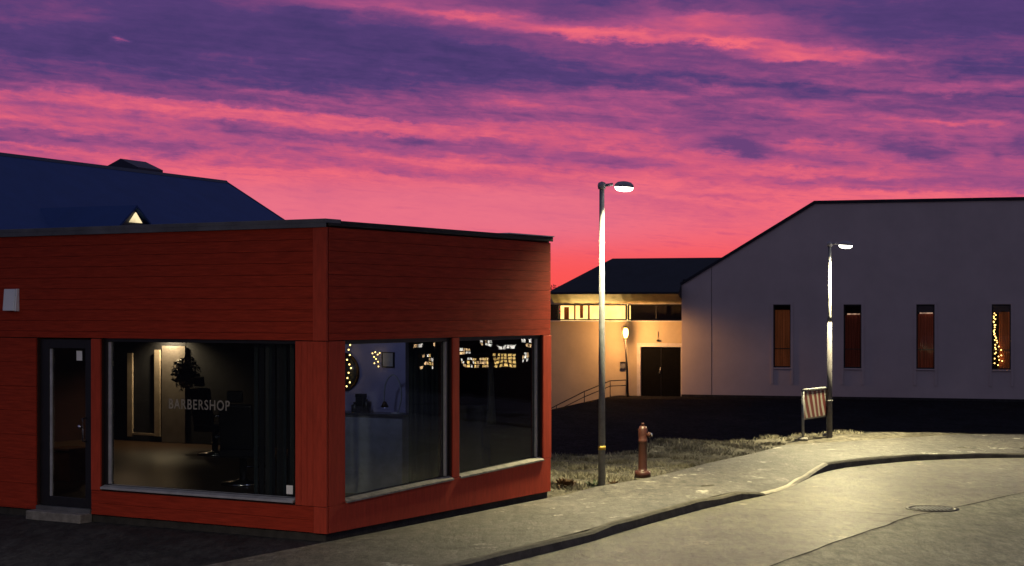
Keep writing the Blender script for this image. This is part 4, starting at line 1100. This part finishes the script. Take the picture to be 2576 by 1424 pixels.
def blob(px, py, rx_, ry_, amp):
    a = math.atan((px-CX)/F); v = (HY-py)/F*math.cos(a)
    du = M1('DIVIDE', M1('SUBTRACT', azw, a), rx_/F); dv_ = M1('DIVIDE', M1('SUBTRACT', M1('SUBTRACT', Wv, SHR*a), v), ry_/F)
    d2 = M1('ADD', M1('MULTIPLY', du, du), M1('MULTIPLY', dv_, dv_))
    return M1('MULTIPLY', M1('POWER', 2.718, M1('MULTIPLY', d2, -1)), amp)
for b4 in ((1865,370,85,20,-.5),(2315,383,70,20,-.55),(305,103,22,8,.5),(1060,356,38,12,-.3),(600,325,45,10,-.25),(2570,375,25,20,-.2),(2500,385,16,18,-.2),(760,262,70,5,.2),(1880,105,60,10,.25),(1290,255,40,12,.25)):
    tot = M1('ADD', tot, blob(*b4))
# fine wind-drawn streaks and soft puffs
st1 = M1('SUBTRACT', nz(26, 330, 1, 6, .62, 5.0, V0, .3), .5)
st2 = M1('SUBTRACT', nz(62, 210, 1, 7, .66, 9.0, V0, .5), .5)
st3 = M1('SUBTRACT', nz(20, 62, 1, 6, .6, 2.0, V0, .8), .5)
amp = M1('MULTIPLY_ADD', M1('SUBTRACT', 1, M1('ABSOLUTE', M1('MULTIPLY_ADD', V, 14, -1.35), clamp=True), clamp=True), .50, .18)
tot = M1('ADD', tot, M1('MULTIPLY', st1, amp)); tot = M1('ADD', tot, M1('MULTIPLY', st2, M1('MULTIPLY', amp, 1.4))); tot = M1('ADD', tot, M1('MULTIPLY', st3, .34))
tot = M1('MAXIMUM', M1('MINIMUM', tot, 1.0), 0)
def mr(v, a, b_):
    x = N.new('ShaderNodeMapRange'); x.interpolation_type = 'SMOOTHSTEP'; L.new(v, x.inputs[0]); x.inputs[1].default_value = a; x.inputs[2].default_value = b_
    return x.outputs[0]
tot = M1('SUBTRACT', tot, M1('MULTIPLY', M1('MAXIMUM', M1('SUBTRACT', M1('ADD', st1, M1('MULTIPLY', st2, .5)), .03), 0), M1('MULTIPLY', mr(V, .125, .08), 1.35))); tot = M1('MAXIMUM', tot, 0)
flo = M1('MULTIPLY', mr(V, .150, .105), .30); tot = M1('ADD', flo, M1('MULTIPLY', tot, M1('SUBTRACT', 1, flo)))
pal = N.new('ShaderNodeValToRGB'); pe = pal.color_ramp; pe.elements[0].color = (*lin((70,56,108)), 1); pe.elements[1].color = (*lin((241,107,124)), 1)
for p_, c_ in ((.2,(86,62,118)),(.4,(124,70,124)),(.6,(164,80,130)),(.8,(208,91,126))): e = pe.elements.new(p_); e.color = (*lin(c_), 1)
L.new(tot, pal.inputs[0])
def mixc(f, a, b_, mode='MIX'):
    x = N.new('ShaderNodeMix'); x.data_type = 'RGBA'; x.blend_type = mode
    for i, v in ((0, f), (6, a), (7, b_)):
        if isinstance(v, float): x.inputs[i].default_value = v
        elif isinstance(v, tuple): x.inputs[i].default_value = (*v, 1)
        else: L.new(v, x.inputs[i])
    return x.outputs[2]
def mr(v, a, b_):
    x = N.new('ShaderNodeMapRange'); x.interpolation_type = 'SMOOTHSTEP'; L.new(v, x.inputs[0]); x.inputs[1].default_value = a; x.inputs[2].default_value = b_
    return x.outputs[0]
c1 = mixc(mr(V, .056, .016), pal.outputs[0], (.97,.092,.088))       # redder towards the horizon
c1 = mixc(M1('MULTIPLY', mr(V, .09, .04), .0), c1, (1,.2,.25))
pale = M1('MULTIPLY', M1('MULTIPLY', mr(V, .084, .066), mr(V, .030, .055)), M1('MULTIPLY', mr(az, .16, .0), .75))
c1 = mixc(M1('MULTIPLY', pale, tot), c1, lin((232,116,138)))
inn = M1('MULTIPLY', mr(M1('ABSOLUTE', az), 1.0, .40), mr(V, .55, .20))
bk = mixc(mr(V, .02, .9), (.125,.108,.175), (.085,.095,.17))
sky = mixc(inn, bk, c1)
sky = mixc(mr(V, .0, -.03), sky, (.01,.01,.014))
L.new(sky, bg.inputs[0]); bg.inputs[1].default_value = 1.0
wd.cycles.sampling_method = 'AUTOMATIC'

# ------------------------------------------------------------------ camera and render
cd = bpy.data.cameras.new('Camera'); cam = bpy.data.objects.new('Camera', cd); col.objects.link(cam); sc.camera = cam
cam.location = (0,0,CH); cam.rotation_euler = (R(90),0,0)
cd.sensor_width = 36; cd.lens = F/2576*36; cd.shift_y = (HY-712)/2576; cd.clip_end = 20000; cd.clip_start = .1
sc.view_settings.view_transform = 'Standard'; sc.view_settings.look = 'None'; sc.view_settings.exposure = 0; sc.view_settings.gamma = 1
sc.render.engine = 'CYCLES'; sc.cycles.use_denoising = True; sc.cycles.max_bounces = 8; sc.cycles.transparent_max_bounces = 16
sc.cycles.sample_clamp_indirect = 4; sc.cycles.caustics_reflective = False; sc.cycles.caustics_refractive = False
